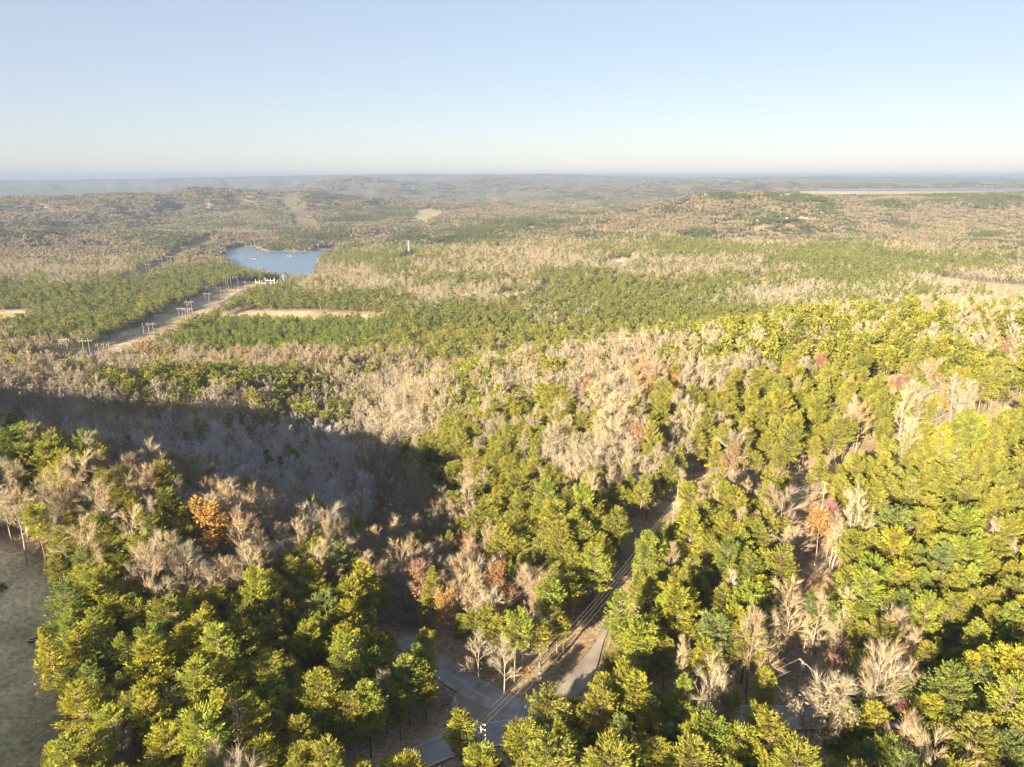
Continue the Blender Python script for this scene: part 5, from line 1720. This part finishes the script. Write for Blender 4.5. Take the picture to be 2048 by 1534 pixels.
# pale rock ledges on the right-hand mountain
def rock_mesh(seed):
    r = np.random.default_rng(seed)
    import bmesh
    bm = bmesh.new()
    bmesh.ops.create_cube(bm, size=1.0)
    bmesh.ops.subdivide_edges(bm, edges=bm.edges[:], cuts=2, use_grid_fill=True)
    for v in bm.verts:
        n = r.normal(0, 0.10, 3)
        v.co = Vector((v.co.x * (1 + n[0]) + n[1] * .5, v.co.y * (1 + n[1]), v.co.z * (1 + n[2] * 1.5)))
        v.co.x *= 1 + 0.3 * math.sin(v.co.z * 7 + seed)
    me = bpy.data.meshes.new("rock")
    bm.to_mesh(me)
    bm.free()
    me.materials.append(M["rock"])
    return me
ROCKS = [rock_mesh(s) for s in range(5)]
ledge = [(1540, 442), (1551, 441), (1562, 440.5), (1573, 440), (1584, 439.5), (1594, 439), (1603, 438), (1611, 438.5), (1620, 437), (1629, 437.5), (1638, 437), (1648, 436), (1658, 436), (1668, 435), (1680, 434), (1692, 434), (1500, 443), (1515, 443), (1412, 391), (1420, 393), (1432, 393), (1715, 406), (1722, 404), (1731, 405), (1738, 402), (1749, 402), (1757, 401), (1768, 400)]
LEDGE_N = {}
ORD20 = ['first'] + ORD[1:] + ['fifteenth', 'sixteenth', 'seventeenth', 'eighteenth', 'nineteenth', 'twentieth']
for i, (u, v) in enumerate(ledge):
    p = hit(u, v, 6)
    o = link("rock_ledge", ROCKS[i % 5])
    o.location = (p[0], p[1], hgt(*p) + 8)
    o.rotation_euler = (0, 0, rnd.uniform(-.4, .4))
    o.scale = (rnd.uniform(8, 16), rnd.uniform(6, 9), rnd.uniform(8, 13))
    w_ = "right-hand row below the mountain crest" if u < 1700 and v > 430 else "summit" if u < 1450 else "far slope beside the reservoir"
    cnt = LEDGE_N.get(w_, 0)
    LEDGE_N[w_] = cnt + 1
    tag(o, f"{ORD20[cnt]} pale rock ledge from the left in the {w_}", "rock", f"pale rock ledges on the {w_}")

# two small islands in the lake
for (u, v), sx, sy, lab in (((509, 517.5), 9, 7, "small flat reedy islet on the left of the lake"), ((580, 511.5), 12, 12, "larger brushy islet in the middle of the lake")):
    q = at_z(u, v, 0)
    o = link("lake_islet", ROCKS[2].copy())
    o.data.materials.clear()
    o.data.materials.append(M["dirt"])
    o.location = (q[0], q[1], -0.2)
    o.scale = (sx * 1.5, sy * 1.6, 2.6)
    tag(o, lab, "islet")
    n = 14
    a = rg.uniform(0, 6.28, n); rr_ = np.sqrt(rg.uniform(0, 1, n))
    root = o
    mbs = TB()
    for k in range(n):
        c = np.array([q[0] + rr_[k] * math.cos(a[k]) * sx * .55, q[1] + rr_[k] * math.sin(a[k]) * sy * .6, 1.0])
        mbs.kites(c + rg.normal(0, 1.0, (10, 3)) * [1, 1, .6] + [0, 0, 1], rg.normal(size=(10, 3)) + [0, 0, 1], rg.normal(size=(10, 3)), np.full(10, 2.4), np.full(10, 1.6), np.array([0.2, 0.14, 0.085]) * rg.uniform(.8, 1.2, (10, 1)))
    v_, t_, c_, m_ = mbs.arrays()
    br = link("brush", mesh_np("brush", v_, t_, [M["canopy"]], None, c_))
    br.parent = o
    br.matrix_parent_inverse = o.matrix_basis.inverted()
    br["kind"] = "stuff"

# a dark shrub at the lawn's left edge
p = hit(3, 1182)
root = empty("shrub", G(p), 0)
tbs = TB()
tbs.tube((0, 0, -.2), (0, 0, 1.2), .1, .05, 5)
dirs = rg.normal(size=(220, 3)); dirs /= np.linalg.norm(dirs, axis=1)[:, None]; dirs[:, 2] = np.abs(dirs[:, 2])
tbs.kites(dirs * [1.3, 1.3, 1.7] * rg.uniform(.4, 1, (220, 1)) + [0, 0, .4], dirs + rg.normal(0, .5, (220, 3)), rg.normal(size=(220, 3)), rg.uniform(.3, .6, 220), rg.uniform(.2, .35, 220), np.array([.5, .55, .6]))
tr_, cr_, _ = parts_of(tbs, [M["bark"], M["needles"]], "shrub")
link("stem", tr_, root); link("foliage", cr_, root)
tag(root, "dark evergreen shrub at the left edge of the lawn", "shrub")

# ------------------------------------------------------------------ air
def haze_box():
    mb = MB().box((0, 0, 144), (64000, 64000, 298))
    m, nt, out = new_mat("haze")
    pv_ = N(nt, "ShaderNodeVolumePrincipled")
    pv_.inputs["Color"].default_value = (0.215, 0.285, 0.43, 1)
    pv_.inputs["Density"].default_value = HAZE_DENSITY
    pv_.inputs["Anisotropy"].default_value = 0.0
    nt.links.new(pv_.outputs[0], out.inputs["Volume"])
    o = mb.build("haze", m)
    tag(o, kind="stuff")
haze_box()
